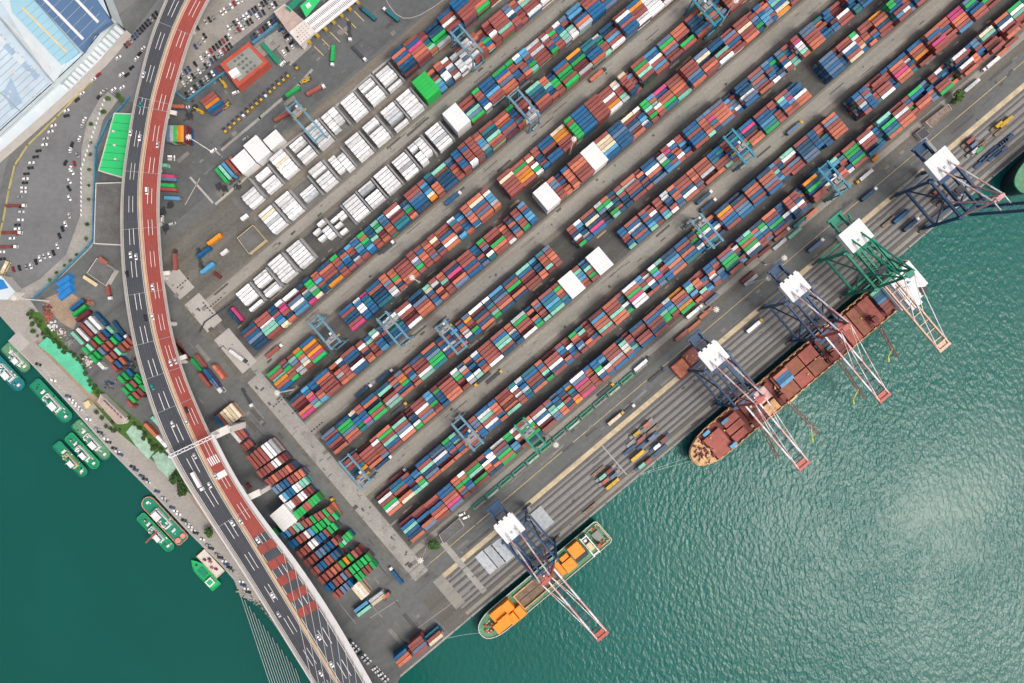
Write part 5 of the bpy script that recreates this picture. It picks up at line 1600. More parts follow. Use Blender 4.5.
# yellow kerb strip
def wallstrip(name, pts, w, h, m, label, cat, z=0.0):
    b = MB()
    P_ = [G(x, y, 0) for x, y in pts]; b.tv = .5
    for a, c in zip(P_, P_[1:]):
        d = (c - a).normalized(); b.beam(a - d * w * .3 + Vector((0, 0, h / 2 + z)), c + d * w * .3 + Vector((0, 0, h / 2 + z)), w, h)
    return tag(b.build(name, M[m]), label, cat)
mat('yellow_kerb', (.36, .32, .13), .8, .2, .2, fine=.2)
wallstrip('kerb', [(126, 40), (95, 77), (57, 117), (28, 145), (15, 165), (9, 190), (3, 222), (-4, 250)], 1.3, .35, 'yellow_kerb', 'long yellow kerb strip bordering the left parking lot', 'kerb')
wallstrip('fence', [(130, 98), (124, 106), (110, 121), (97, 148), (95, 200), (94, 240), (88, 248), (60, 276), (33, 300)], .9, 2.4, 'fence_blue', 'blue site fence curving round the left container yard', 'fence')
wallstrip('fence', [(176.5, 92.5), (188, 101), (230, 70)], 1.3, 2.6, 'fence_blue', 'blue canopy edge along the lower car row by the office', 'canopy')
wallstrip('canopy', [(254, 44), (278, 25)], 1.8, 2.6, 'fence_blue', 'narrow blue canopy beside the office car park', 'canopy')
wallstrip('barrier', [(200, 332), (205, 322), (240, 297)], .8, .8, 'steel_dark', 'dark barrier line crossing the pale pads', 'barrier')
wallstrip('barrier', [(222, 150), (260, 118), (300, 84), (312, 70)], 2.0, .5, 'concrete', 'low pale traffic island beside the yellow tractors', 'traffic island')
wallstrip('barrier', [(216, 204), (260, 166), (330, 112), (372, 74), (398, 52)], 1.6, .7, 'concrete_pale', 'pale concrete barrier along the reefer stacks by the gate road', 'barrier')
# dotted verge markers
b = MB()
for i in range(26):
    t = i / 25; x, y = 104 - 24 * min(1, t * 1.6) , 100 + 115 * t
    p = G(x if t < .62 else 81, y, .02); b.box((p.x, p.y, .02), (.9, 2.0, .02), .3)
tag(b.build('verge_marking', M['white_line']), kind='structure')
# arrows and lines on the gate road
for a, c, w in (((190, 177), (213, 203), 1.3), ((213, 148), (222, 157), .8), ((185, 205), (200, 178), .5), ((386, 0), (391, 8), .4), ((391, 8), (396, 14), .4), ((396, 14), (403, 18), .4), ((403, 18), (411, 18), .4), ((411, 18), (420, 15), .4), ((420, 15), (432, 8), .4), ((432, 8), (446, -2), .4), ((340, 604), (356, 624), .25), ((370, 618), (398, 600), .3), ((418, 628), (470, 590), .25)):
    p, q = G(*a, .016), G(*c, .016); d = Vector((-(q - p).y, (q - p).x, 0)).normalized() * w * .6
    b = MB(); b.add([p - d, q - d, q + d, p + d], [(0, 1, 2, 3)]); tag(b.build('road_line', M['concrete_pale']), kind='structure')
# building helper: outline seen at roof height, extruded down
ROOF = {}
def building(name, label, cat, pts, z, roof, wall='wall_pale', par=.6, loc=None):
    P_ = gp(*pts, z=z); cx = sum(p[0] for p in P_) / len(P_); cy = sum(p[1] for p in P_) / len(P_)
    t = thing(name, label, cat, (cx, cy, 0)); P_ = [(p[0] - cx, p[1] - cy) for p in P_]
    b = MB(); b.prism(P_, -.5, z - .05, top=False); b.build('wall', M[wall], t)
    b = MB(); b.prism([(p[0] * .985, p[1] * .985) for p in P_], z - .25, z); ROOF[t.name] = b.build('roof', M[roof], t)
    if par:
        b = MB(); b.ring(P_ if sum(P_[i][0] * P_[(i + 1) % len(P_)][1] - P_[(i + 1) % len(P_)][0] * P_[i][1] for i in range(len(P_))) > 0 else P_[::-1],
                         [(p[0] * .97, p[1] * .97) for p in (P_ if sum(P_[i][0] * P_[(i + 1) % len(P_)][1] - P_[(i + 1) % len(P_)][0] * P_[i][1] for i in range(len(P_))) > 0 else P_[::-1])], z - .3, z + par)
        b.build('parapet', M[wall], t)
    t['cx'] = cx; t['cy'] = cy
    return t
DZ = [0]
def next_dz():
    DZ[0] = (DZ[0] + 1) % 23
    return DZ[0] * .004
def on_roof(t, name, m, pts, z0, z1):
    P_ = [(p[0] - t['cx'], p[1] - t['cy']) for p in gp(*pts, z=z1)]
    b = MB(); b.prism(P_, z0, z1 + next_dz()); return b.build(name, M[m], ROOF[t.name])
# the large sheds top left
w1 = building('warehouse', 'huge pale blue roofed shed complex in the upper left corner', 'warehouse', [(-160, -120), (60, -120), (112, 18), (83, 55), (52, 84), (0, 131), (-60, 180), (-160, 120)], 15, 'roof_pale', 'roof_white', 0)
on_roof(w1, 'roof_sheet', 'roof_white', [(-20, -60), (0, 0), (52, 84), (66, 65), (8, -12), (-6, -60)], 15.0, 16.2)
on_roof(w1, 'roof_sheet', 'roof_lightblue', [(4, -30), (12, 12), (61.5, 65), (79, 52), (26, -10), (18, -30)], 15.0, 16.8)
on_roof(w1, 'roof_sheet', 'roof_navy', [(18, -30), (30, -6), (82, 51), (92, 34), (111, 21), (92, -6), (80, -30)], 15.0, 19.0)
on_roof(w1, 'skylight', 'white_roof', [(41, -2), (82, 40), (84, 38), (43, -4)], 19.0, 19.35)
on_roof(w1, 'skylight', 'white_roof', [(73, -2), (97, 23), (99, 21), (75, -4)], 19.0, 19.35)
on_roof(w1, 'ridge', 'wall_cream', [(21, 8), (66, 53), (67.5, 51.5), (22.5, 6.5)], 16.8, 17.1)
on_roof(w1, 'ridge', 'wall_pale', [(4, 20), (50, 69), (51.2, 68), (5.2, 19)], 16.2, 16.5)
on_roof(w1, 'ridge', 'roof_rib', [(-2, 17), (53, 83.5), (54.2, 82.6), (-.8, 16)], 16.2, 16.5)
on_roof(w1, 'roof_patch', 'roof_slate', [(11, 78), (22, 102), (12, 110), (3, 92)], 15.0, 15.3)
for k in range(4):
    x0, y0 = -2 + k * 9, 52 + k * 9
    on_roof(w1, 'roof_patch', 'roof_slate' if k % 2 else 'roof_white', [(x0, y0 - 18), (x0 + 15, y0 - 3), (x0 + 11, y0 + 1), (x0 - 4, y0 - 14)], 15.0, 15.2)
on_roof(w1, 'ridge', 'roof_rib', [(0, 93), (20, 112), (20.8, 111), (.8, 92)], 15.0, 15.3)
for k in range(15):
    f = k / 14; a = (-4 + 60 * f, 22 + 62 * f - 0); c = (a[0] - 60, a[1] + 55)
    on_roof(w1, 'roof_joint', 'roof_rib', [(a[0] - 3, a[1] + 3), c, (c[0] + .35, c[1] + .35), (a[0] - 2.65, a[1] + 3.35)], 15.0, 15.12)
for k in range(9):
    f = (k + .5) / 9; a = (14 + 46 * f, 12 + 52 * f); on_roof(w1, 'roof_joint', 'roof_rib', [a, (a[0] + 17, a[1] - 14), (a[0] + 17.3, a[1] - 13.7), (a[0] + .3, a[1] + .3)], 16.8, 16.92)
for k in range(8):
    f = (k + .5) / 8; a = (31 + 51 * f, -4 + 54 * f); on_roof(w1, 'roof_joint', 'roof_rib', [a, (a[0] + 27, a[1] - 27), (a[0] + 27.3, a[1] - 26.7), (a[0] + .3, a[1] + .3)], 19.0, 19.1)
for k in range(10):
    x0, y0 = R.uniform(0, 40), R.uniform(60, 100); on_roof(w1, 'roof_vent', 'wall_pale', [(x0, y0), (x0 + 1.2, y0 + 1.2), (x0, y0 + 2.4), (x0 - 1.2, y0 + 1.2)], 15.0, 16)
w2 = building('lean_to', 'ribbed white lean-to running along the shed front', 'shed', [(112, 18), (126, 30), (100, 60), (72, 88), (40, 117), (0, 152), (-40, 186), (-60, 180), (0, 131), (52, 84), (83, 55)], 9, 'roof_white', 'wall_pale', 0)
for k in range(30):
    t_ = k / 30; e0, e1 = (112, 20), (56, 84); f0, f1 = (125, 31), (66, 92)
    a = (e0[0] + (e1[0] - e0[0]) * t_, e0[1] + (e1[1] - e0[1]) * t_); c = (f0[0] + (f1[0] - f0[0]) * t_, f0[1] + (f1[1] - f0[1]) * t_)
    on_roof(w2, 'roof_rib', 'white_roof' if k % 2 else 'roof_rib', [a, c, (c[0] - .8, c[1] + .9), (a[0] - .8, a[1] + .9)], 9.0, 9.6)
on_roof(w2, 'gutter', 'roof_rib', [(116, 22), (60, 84), (61, 85), (117, 23)], 9.6, 9.9)
t = building('green_roofed_hall', 'hall with a vivid green flat roof beside the bridge', 'hall', [(114.5, 113), (140, 114), (136, 182), (98.5, 171)], 8, 'green_roof', 'wall_pale', .8)
for k in range(7):
    y0 = 122 + 7.5 * k; on_roof(t, 'roof_joint', 'tug_green', [(113 - 2.2 * k, y0), (134 - .3 * k, y0 + 2.2), (134 - .3 * k, y0 + 2.6), (113 - 2.2 * k, y0 + .4)], 8.0, 8.15)
for k in range(3): on_roof(t, 'roof_unit', 'wall_pale', [(112 + k, 130 + 14 * k), (114 + k, 130 + 14 * k), (114 + k, 132 + 14 * k), (112 + k, 132 + 14 * k)], 8.0, 9.2)
t = building('flat_roofed_hall', 'low hall with a worn dark grey roof under the bridge edge', 'hall', [(96, 183), (131, 182), (132, 246), (94, 244)], 6, 'roof_grey', 'wall_pale', .6)
t = building('yard_office', 'small grey roofed yard office near the blue tarpaulins', 'office', [(97, 258), (115.5, 270), (106, 286), (87, 273)], 5, 'roof_grey', 'wall_pale', .5)
on_roof(t, 'awning', 'wall_cream', [(84, 275), (98, 284), (96, 287), (82.5, 278)], 3.0, 3.3); on_roof(t, 'annex', 'deck_red', [(100, 256), (108, 262), (106, 265), (98, 260)], 5.0, 5.8)
t = building('red_roofed_office', 'square office with a brick red roof rim in the car park', 'office', [(220, 64), (249, 42), (269, 62), (238, 88)], 8.5, 'roof_red', 'roof_red', .5)
on_roof(t, 'roof_terrace', 'roof_greygreen', [(226, 64), (249, 47), (263, 62), (239, 81)], 8.5, 9.0)
on_roof(t, 'stair_house', 'white_paint', [(228, 72), (236, 67), (240, 73), (232, 78)], 9, 12)
for k in range(4):
    for j in range(4):
        x, y = 240 + k * 4.2 - j * 3.6, 55 + k * 3.6 + j * 3.0
        if j < 3: on_roof(t, 'roof_slab', 'roof_grey', [(x, y), (x + 2.4, y - 1.8), (x + 4.2, y), (x + 1.8, y + 1.8)], 9.0, 9.15)
t = building('awning', 'long green awning strip right of the red roofed office', 'canopy', [(260, 44), (264, 42), (281, 62), (277, 64)], 3.2, 'tug_green', 'steel_grey', 0)
t = building('gate_house', 'white gate building with a lattice roof and pink terrace', 'gate building', [(274, 12), (285, 4), (310, 26), (300, 44), (290, 34)], 11, 'roof_pink', 'wall_pale', .5)
on_roof(t, 'roof_block', 'wall_pale', [(289, 32), (304, 20), (315, 32), (300, 45)], 11.0, 13)
for k in range(5):
    for j in range(5):
        x, y = 293 + k * 2.6 + j * 1.8, 32.5 - k * 2.1 + j * 2.2
        on_roof(t, 'roof_opening', 'roof_pink', [(x, y), (x + 1.2, y - 1), (x + 2.0, y + .1), (x + .8, y + 1.1)], 13.0, 13.08)
on_roof(t, 'roof_garden', 'tug_green', [(285, 8), (300, -6), (304, -2), (290, 12)], 11.0, 11.4); on_roof(t, 'roof_garden', 'green_roof', [(300, 6), (316, -8), (322, -2), (306, 17)], 11.0, 11.6)
on_roof(t, 'roof_unit', 'white_paint', [(305, 5), (309, 2), (311, 5), (307, 8)], 11.6, 13)
t = thing('toll_gate', 'white slatted gate canopy spanning the truck lanes', 'gate canopy', G(325, 10))
o0 = t.location.copy()
def lp(x, y, z): v = G(x, y, z); return Vector((v.x - o0.x, v.y - o0.y, z))
for k in range(3):
    b = MB(); b.beam(lp(291 + k * 5, 33 + k * 5.2, 9), lp(350 + k * 5, -14 + k * 5.2, 9), 2.0, 1.0); b.build('roof_beam', M['white_paint'], t)
b = MB()
for k in range(46):
    f = k / 45; b.beam(lp(291 + 59 * f, 33 - 47 * f, 8.8), lp(301 + 59 * f, 43.4 - 47 * f, 8.8), .75, .4)
b.build('roof_slat', M['white_paint'], t)
for k in range(7):
    f = k / 6; a = lp(306 + 50 * f, 38 - 42 * f, 0); b = MB(); b.box((a.x, a.y, 4.4), (.7, .7, 8.8)); b.build('post', M['steel_grey'], t)
    a = lp(310 + 48 * f, 43 - 40 * f, 0); b = MB(); b.box((a.x, a.y, 1.5), (2.4, 2.4, 3.0), .7); b.build('booth', M['yellow_paint'], t)
for f in range(6):
    a, c = G(314 + f * 8, 46 - f * 7, .014), G(324 + f * 8, 56 - f * 7, .014); d = Vector((.2, .2, 0))
    b = MB(); b.add([a - d, c - d, c + d, a + d], [(0, 1, 2, 3)]); tag(b.build('lane_line', M['yellow_line']), kind='structure')
t = building('shed', 'long narrow grey shed behind the round tree on the quay', 'shed', [(439, 535), (459, 518), (464, 526), (443.5, 544)], 4, 'roof_grey', 'wall_pale', .4)
t = building('shed', 'narrow roofless looking store beside the small tree at upper right', 'store', [(925, 122), (948, 104), (952, 110), (931, 128)], 4, 'scrap', 'wall_pale', .5)
t = building('shed', 'small dark roofed hut by the blue quay crane', 'hut', [(916, 133), (924, 127), (930, 134), (922, 140)], 4, 'steel_dark', 'wall_pale', .3)
t = building('shed', 'ochre trimmed square shelter at the end of the reefer rows', 'shelter', [(237, 238), (253, 225), (266, 240), (249, 254)], 4.5, 'roof_grey', 'wall_cream', .6)
t = building('harbour_office', 'long pale ribbed harbour office among the bank trees', 'office', [(101, 394), (107, 400), (126, 418), (123.5, 424), (117, 424), (98, 402)], 6, 'roof_pink', 'wall_pale', .5)
for k in range(6): on_roof(t, 'roof_rib', 'roof_grey', [(104 + 3.3 * k, 399.5 + 3.2 * k), (107 + 3.0 * k, 402 + 3.1 * k), (106.2 + 3.0 * k, 403.4 + 3.1 * k), (103 + 3.3 * k, 400.6 + 3.2 * k)], 6.0, 6.4)
t = building('ticket_hut', 'small cream roofed hut on the promenade', 'hut', [(83, 403), (88, 400), (91, 405), (86, 409)], 3, 'wall_cream', 'wall_cream', 0)
t = building('shore_building', 'blue and white roofed building at the left edge by the water', 'building', [(-20, 268), (2, 276), (16, 292), (8, 300), (-20, 300)], 10, 'roof_white', 'wall_pale', .5)
on_roof(t, 'roof_patch', 'tarp_blue', [(-10, 276), (3, 280), (8, 288), (-10, 292)], 10.0, 10.4)
# net covers
def net(name, label, pts, z, m):
    b = MB(); P_ = gp(*pts, z=z); b.prism(P_, .1, z, side=0); o = b.build(name, M[m]); tag(o, label, 'net cover'); return o
net('net_cover', 'vivid green netting over the long bank below the container yard', [(38, 345), (47, 337), (58, 345), (66, 352), (74, 354), (86, 374), (93, 388), (90, 394), (72, 376), (52, 356)], 2.0, 'green_net')
net('net_cover', 'pale green netting patch between bank trees and quay road', [(126, 432), (133, 424), (143, 432), (150, 446), (154, 452), (148, 459), (136, 446)], 1.4, 'pale_net')
net('net_cover', 'second pale green netting patch next to the bridge edge', [(152, 456), (160, 450), (172, 460), (176, 468), (168, 478), (158, 468)], 1.4, 'pale_net')
# ---------------------------------------------------------------- trees
def crown_mesh(r, h, mats, n=420, squash=.8):
    b = MB()
    lobes = [(R.uniform(-.45, .45) * r, R.uniform(-.45, .45) * r, h + R.uniform(-.3, .5) * r * squash, r * R.uniform(.42, .68)) for _ in range(8)] + [(0, 0, h, r * .6)]
    for i in range(n):
        lx, ly, lz, lr = R.choice(lobes); th, ph = R.uniform(0, 6.28), math.acos(R.uniform(-.5, 1)); q = lr * R.uniform(.72, 1.05)
        c = Vector((lx + q * math.sin(ph) * math.cos(th), ly + q * math.sin(ph) * math.sin(th), lz + q * math.cos(ph) * squash))
        s_ = R.uniform(.28, .6); a = Vector((R.uniform(-1, 1), R.uniform(-1, 1), R.uniform(-.5, .5))).normalized() * s_
        d = a.cross(Vector((R.uniform(-.4, .4), R.uniform(-.4, .4), 1))).normalized() * s_ * .8
        b.add([c - a, c - d, c + a, c + d], [(0, 1, 2, 3)], R.choice((0, 0, 1, 1, 2)) if mats == 3 else R.choice((0, 0, 0, 1)))
    return b
TREES = {}
def tree(px, py, r, label, kind='d', group='trees on the harbour bank'):
    key = (kind, R.randint(0, 2))
    if key not in TREES:
        b = crown_mesh(3.0, 4.2, 3); ms = {'d': ('leaf_dark', 'leaf_dark', 'leaf_mid'), 'm': ('leaf_dark', 'leaf_mid', 'leaf_mid'), 'y': ('leaf_mid', 'leaf_mid', 'leaf_yellow')}[kind]
        cr = b.mesh('crown', [M[k] for k in ms])
        b = MB(); b.cyl((0, 0, 0), (0, 0, 3.4), .28, 7, .18)
        for k in range(4):
            th = k * 1.6; b.cyl((0, 0, 2.4 + k * .25), (1.5 * math.cos(th), 1.5 * math.sin(th), 4.4), .12, 5, .05)
        TREES[key] = (cr, b.mesh('trunk', M['trunk']))
    t = thing('tree', label, 'tree', G(px, py), R.uniform(0, 6), group)
    link('crown', TREES[key][0], t); link('trunk', TREES[key][1], t)
    t.scale = (r / 3.0,) * 3
    return t
tree(434.5, 542, 4.6, 'round green tree at the end of the narrow quay shed', 'm', None)
tree(953, 99, 4.4, 'small tree beside the grey truck at the upper right', 'm', None); tree(950, 103, 2.6, 'low bush tucked against the small upper right tree', 'm', None)
tree(181, 476, 4.2, 'broad dark tree against the bridge edge near the portal', 'd'); tree(186, 482, 3.6, 'dark tree just below the broad one by the bridge', 'd'); tree(176, 480, 3.2, 'smaller dark tree left of the broad one by the bridge', 'd')
tree(187, 489, 4.6, 'blackish round tree covered in shade beside the soil patch', 'd'); tree(212, 530, 3.8, 'lone green tree on the soil strip beneath the bridge', 'm')
bank = [(48, 330), (50, 334), (60, 344), (67, 349), (72, 352), (76, 356), (79, 359), (46, 338), (34, 312), (31, 314), (42, 322), (92, 385), (97, 386), (106, 408), (116, 430), (121, 430), (140, 428), (145, 438), (155, 448), (32, 318), (35, 324), (38, 320), (36, 331), (41, 326), (44, 334), (39, 336), (52, 336), (57, 341), (62, 347), (66, 352), (82, 362), (86, 368), (88, 374), (91, 381), (95, 388), (99, 392), (84, 356), (110, 404), (99, 412), (112, 428), (114, 422), (108, 426), (104, 418), (130, 418), (136, 424), (142, 428), (147, 434), (152, 442), (158, 446), (163, 450)]
for i, (x, y) in enumerate(bank): tree(x, y, R.uniform(1.2, 2.1), f"bank tree, {nth(i + 1)} from the upper left along the left yard", R.choice('ddm'))
verge = [(110, 100), (121, 97), (124, 101), (106, 113), (93, 125), (92, 143), (92, 155), (91, 170), (90, 186), (90, 200), (89, 225), (88, 239), (78, 255), (72, 261), (66, 266), (58, 273), (52, 281)]
for i, (x, y) in enumerate(verge): tree(x, y, R.uniform(1.1, 1.8) if i > 3 else 2.2, f"verge tree, {nth(i + 1)} from the top between car lot and blue fence", R.choice('dmy'), 'verge trees')
# ---------------------------------------------------------------- light masts
def mast(tx, ty, label, z=37.0):
    p = G(tx, ty, z); t = thing('light_mast', label, 'light mast', (p.x, p.y, 0), 0, 'high light masts')
    b = MB(); b.cyl((0, 0, 0), (0, 0, z - .4), .55, 10, .3); b.build('pole', M['white_paint'], t)
    b = MB()
    b.cyl((0, 0, z - .1), (0, 0, z + .1), 1.5, 16)
    b.cyl((0, 0, z + .1), (0, 0, z + .6), .6, 10); lr_ = b.build('lamp_ring', M['wall_pale'], t)
    for k in range(8):
        a0 = k * math.pi / 4; b = MB(); b.box((1.8 * math.cos(a0), 1.8 * math.sin(a0), z - .2), (.8, .6, .4), a0); b.build('floodlight', M['wall_pale'], lr_)
    b = MB(); b.box((0, 0, .25), (2.0, 2.0, .5)); b.build('footing', M['concrete'], t)
for x, y, l in ((188.5, 137, 'tall light mast on the gate road beside the striped stack'), (277, 393, 'tall light mast between the two rows at the bridge end'), (412, 277.5, 'tall light mast in the dark gap above the navy box'), (574, 139, 'tall light mast at the corner of the green boxes'),
                (736, .6, 'tall light mast next to the top edge'), (420.5, 560.6, 'tall light mast near the round quay tree'), (556, 445, 'tall light mast beside the small green yard crane'), (716.5, 309.5, 'tall light mast on the quay road beside block one'),
                (13.5, 298, 'tall light mast at the shore building on the left'), (784.5, 258, 'light mast left of the striped crane houses, upper one'), (769, 278, 'light mast left of the striped crane houses, lower one')):
    mast(x, y, l)
# ---------------------------------------------------------------- other stacks
A_V = TH - math.pi / 2          # boxes whose long side runs towards the sea
m2 = MB()
def stack(px, py, ang, c, ln, tiers, label, group, z0=0):
    """one column of boxes: the top one is a thing, those below join the stack mass"""
    zt = z0 + tiers * TH_
    p = G(px, py, zt); L_ = 12.19 if ln == 40 else 6.06
    for k in range(tiers - 1):
        m2.tv = R.random(); m2.box((p.x, p.y, z0 + k * TH_ + 1.3), (L_ - .06, 2.42, 2.56), ang, PK.index(R.choice((c, c, 'R', 'B'))), bottom=False)
    if ln == 20 and 'line' in label or 'crosswise container' in label and c != 'W':
        m2.tv = R.random(); m2.box((p.x, p.y, zt - TH_ + 1.3), (L_ - .06, 2.42, 2.56), ang, PK.index(c), bottom=False); return
    if c == 'W' and ('crosswise' in label or 'cube' in label):
        tag(link('reefer_container', cmesh(c, ln, True), None, Vector((p.x, p.y, zt - TH_)), ang), label.replace('container', 'reefer'), 'reefer container', 'refrigerated containers by the gate'); return
    tag(link('shipping_container', cmesh(c, ln), None, Vector((p.x, p.y, zt - TH_)), ang), label, 'shipping container', group)
def mstack(px, py, ang, c, ln, tiers):
    zt = tiers * TH_; p = G(px, py, zt); L_ = 12.19 if ln == 40 else 6.06
    for k in range(tiers):
        m2.tv = R.random(); m2.box((p.x, p.y, k * TH_ + 1.3), (L_ - .06, 2.42, 2.56), ang, PK.index(c if k == tiers - 1 else R.choice((c, c, 'R', 'B'))), bottom=False)
# left yard
LYG = 'containers in the left yard'
def ly(zx, zy): return 40 + zx / 4.88, 270 + zy / 4.88
AL = pa(.69, .72)
for k, (x, y, c) in enumerate(((180, 332, 'M'), (207, 315, 'W'), (227, 292, 'R'), (248, 278, 'E'), (267, 258, 'W'), (293, 238, 'N'))):
    stack(*ly(x, y), AL, c, 40, 2, f"long {PAL[c][1]} container in the left yard, {nth(k + 1)} from the promenade side", LYG)
for x, y, c, lab in ((178, 170, 'B', 'blue'), (190, 197, 'G', 'bright green'), (206, 224, 'D', 'maroon')):
    stack(*ly(x, y), pa(.8, -.6), c, 40, 2, f"{lab} container lying crosswise at the head of the left yard", LYG)
STRIPS = (((220, 395), 'GMRGRBM'), ((258, 431), 'GGSRRGB'), ((297, 467), 'W.ORMRORR'), ((340, 495), '.RBO'), ((395, 535), 'GGB'), ((415, 590), 'GGRG'), ((448, 630), 'GRRGG'), ((437, 655), 'R..KRR'))
n = 0
for k, ((x, y), s_) in enumerate(STRIPS):
    for j, c in enumerate(s_):
        if c == '.': continue
        n += 1
        if c == 'M' and k > 2: c = 'G'
        px, py = ly(x + j * 20.2, y - j * 17.3)
        stack(px, py, AL, c, 20, R.choice((2, 3)), f"short {PAL[c][1]} container, {nth(k + 1)} line of the left yard, {nth(j + 1)} from the promenade", LYG)
for x, y, c in ((480, 525, 'G'), (500, 575, 'G'), (507, 545, 'G')): mstack(*ly(x, y), AL, c, 20, 2)
for k, (x, y, c) in enumerate(((150, 430, 'O'), (161, 441, 'W'), (157, 423, 'M'), (160, 419, 'M'), (172, 455, 'W'))):
    stack(x, y, pa(.68, .73), c, 40, 1 if c != 'O' else 2, f"{PAL[c][1]} container beside the bank trees, {nth(k + 1)} near the bridge edge", LYG)
# blue tarpaulins
for k in range(3):
    b = MB(); b.box((0, 0, 1.6), (14, 4.6, 3.2), taper=.8)
    for j in range(5): b.box((-5.5 + 2.7 * j, 0, 3.2), (.4, 3.4, .3))
    tag(b.build('tarpaulin', M['tarp_blue'], None, G(66 - k * .5 + k * 1.2, 284 + k * 6.2 - 3), pa(.8, -.6)), f"blue tarpaulin covered load, {('uppermost', 'middle', 'lowest')[k]} of the three", 'tarpaulin', 'blue tarpaulins')
# scrap and sundries of the left yard
for k, (x, y, m_, l_) in enumerate(((49, 316, 'roof_red', 'red scrap heap on the bare ground'), (47, 308, 'deck_dark_red', 'smaller dark red scrap heap above the other'), (53, 326, 'white_paint', 'white debris pile at the bank'), (62, 333, 'wall_pale', 'pale debris pile left of the mint container'), (70, 343, 'steel_grey', 'grey debris pile by the bank edge'), (110, 385, 'steel_blue', 'heap of blue scrap at the yard end'), (136, 360, 'steel_dark', 'dark scrap field beside the bridge'), (131, 366, 'steel_dark', 'second dark scrap field beside the bridge'),
                                    (90, 303, 'crane_red', 'red machine part by the blue container'), (88, 362, 'wall_pale', 'long pale pipe bundle at the yard bank'))):
    b = MB()
    for j in range(40): b.box((R.gauss(0, 1.7), R.gauss(0, 1.7), R.uniform(.2, 1.2)), (R.uniform(.4, 2.4), R.uniform(.3, 1.2), R.uniform(.3, 1.2)), R.uniform(0, 3), 0 if R.random() < .7 else 1, taper=.9)
    tag(b.build('scrap_heap', [M[m_], M['scrap']], None, G(x, y)), l_, 'scrap heap', 'scrap heaps in the left yard')
# the yard between bridge and head road
def my(zx, zy): return 210 + zx / 3.105, 390 + zy / 3.105
MG = 'containers in the yard right of the bridge'
def strip_of(i, j0, j1, s_, ln, tiers, lab):
    n_ = len(s_)
    for j, c in enumerate(s_):
        t_ = j / max(1, n_ - 1); x = j0[0] + (j1[0] - j0[0]) * t_; y = j0[1] + (j1[1] - j0[1]) * t_
        if c == '.': continue
        stack(*my(x, y), A_V, c, ln, tiers if isinstance(tiers, int) else R.choice(tiers), f"{PAL[c][1]} container, {nth(j + 1)} from the left, {nth(i)} line right of the bridge", MG)
for k, c in enumerate('BRCCCC'): stack(220 + 3.0 * k, 423 - 2.5 * k, A_V, c, 40, 3, f"{PAL[c][1]} container of the cream topped cube by the portal, {nth(k + 1)} from left", MG)
for k, c in enumerate('WRR'): stack(235 + 3.1 * k, 436 - 2.5 * k, A_V, c, 40, 2, f"{PAL[c][1]} container just behind the cream topped cube, {nth(k + 1)} from left", MG)
for k, c in enumerate('RRR'): stack(244 + 3.1 * k, 448 - 2.5 * k, A_V, c, 20, 2, f"{PAL[c][1]} short container in the small trio below the cream cube, {nth(k + 1)} from left", MG)
strip_of(1, (132, 225), (200, 175), 'RRRRWWE', 40, (5,), '')
strip_of(2, (155, 262), (232, 208), 'RRRRWWRD', 20, (5, 5, 4), ''); strip_of(3, (180, 288), (255, 238), 'RRORRROD', 20, (5,), '')
strip_of(4, (203, 312), (284, 258), 'SSBBRROO', 20, (5,), ''); strip_of(5, (225, 337), (296, 284), 'WLBBWWMM', 20, (5,), ''); strip_of(6, (245, 362), (310, 312), 'WWRRWWDR', 20, (5, 4), ''); strip_of(7, (270, 388), (332, 336), 'GGGROGGG', 20, (5,), '')
# white sheeted stack
for k in (): stack(213 + 3.15 * k + 60 / 3.1 - 3, 530 - 2.6 * k - 3, A_V, 'W', 40, 6, f"white container of the tall white cube between the lines, {nth(k + 1)} from left", MG)
for k, c in enumerate('GG'): mstack(*my(205 + 18 * k, 440 - 10 * k), A_V, c, 20, 3)
strip_of(8, (262, 425), (290, 402), 'WWDD', 20, (4,), '')
strip_of(9, (228, 452), (372, 342 + 32), 'BLRMMRRGRRGO', 20, (5,), ''); strip_of(10, (252, 482), (388, 392), 'BBRRWLGGGGRG', 20, (5, 5, 4), '')
strip_of(11, (278, 512), (385, 425), 'RRRWWBBRGG', 20, (5,), ''); strip_of(12, (300, 540), (400, 462), 'RRRSSBBRD', 20, (5, 4), ''); strip_of(13, (322, 567), (395, 508), 'RRBBRRBN', 20, (5,), '')
strip_of(14, (405, 478), (432, 452), 'GMGG', 20, (4,), ''); strip_of(15, (345, 592), (462, 500), 'RRROOGYGRD', 20, (5, 4), ''); strip_of(16, (366, 618), (490, 522), 'BBRRSRGGGGG', 20, (5, 5, 4), ''); strip_of(17, (390, 640), (505, 545), 'RRSSB.GGRRG', 20, (4,), '')
for x, y, w_, d_, tr, lab in ((283.5, 518, 13, 15.5, 6, 'white sheeted cube among the stacks right of the bridge'), (243.5, 161.5, 12.6, 13.6, 4, 'white sheeted stack next to the green ended boxes by the gate road'), (256.8, 148.8, 12.4, 16.2, 4, 'middle white sheeted stack of the gate side row'), (273.6, 139.8, 12.4, 9.6, 3, 'small white sheeted stack at the yard crane end of the gate side row')):
    p = G(x, y, tr * TH_); cover(0, 0, tr, 'white_roof', lab, w_, d_, Vector((p.x, p.y, 0)))
# white box and pale blue pair at the yard end
for k, c in enumerate('CWC'): stack(357.5 + 2.7 * k, 593 - 2.2 * k, A_V, c, 40, 4, f"{'cream' if c == 'C' else 'white'} container of the pale stack at the yard end, {nth(k + 1)} from left", MG)
for k, (x, y, c) in enumerate(((361, 607, 'L'), (364, 611, 'M'), (376, 597, 'E'), (378.5, 600, 'C'), (386, 596, 'O'))): stack(x, y, pa(.8, -.6), c, 40 if c != 'O' else 20, 2, f"{PAL[c][1]} container lying beside the pale stack at the yard end", MG)
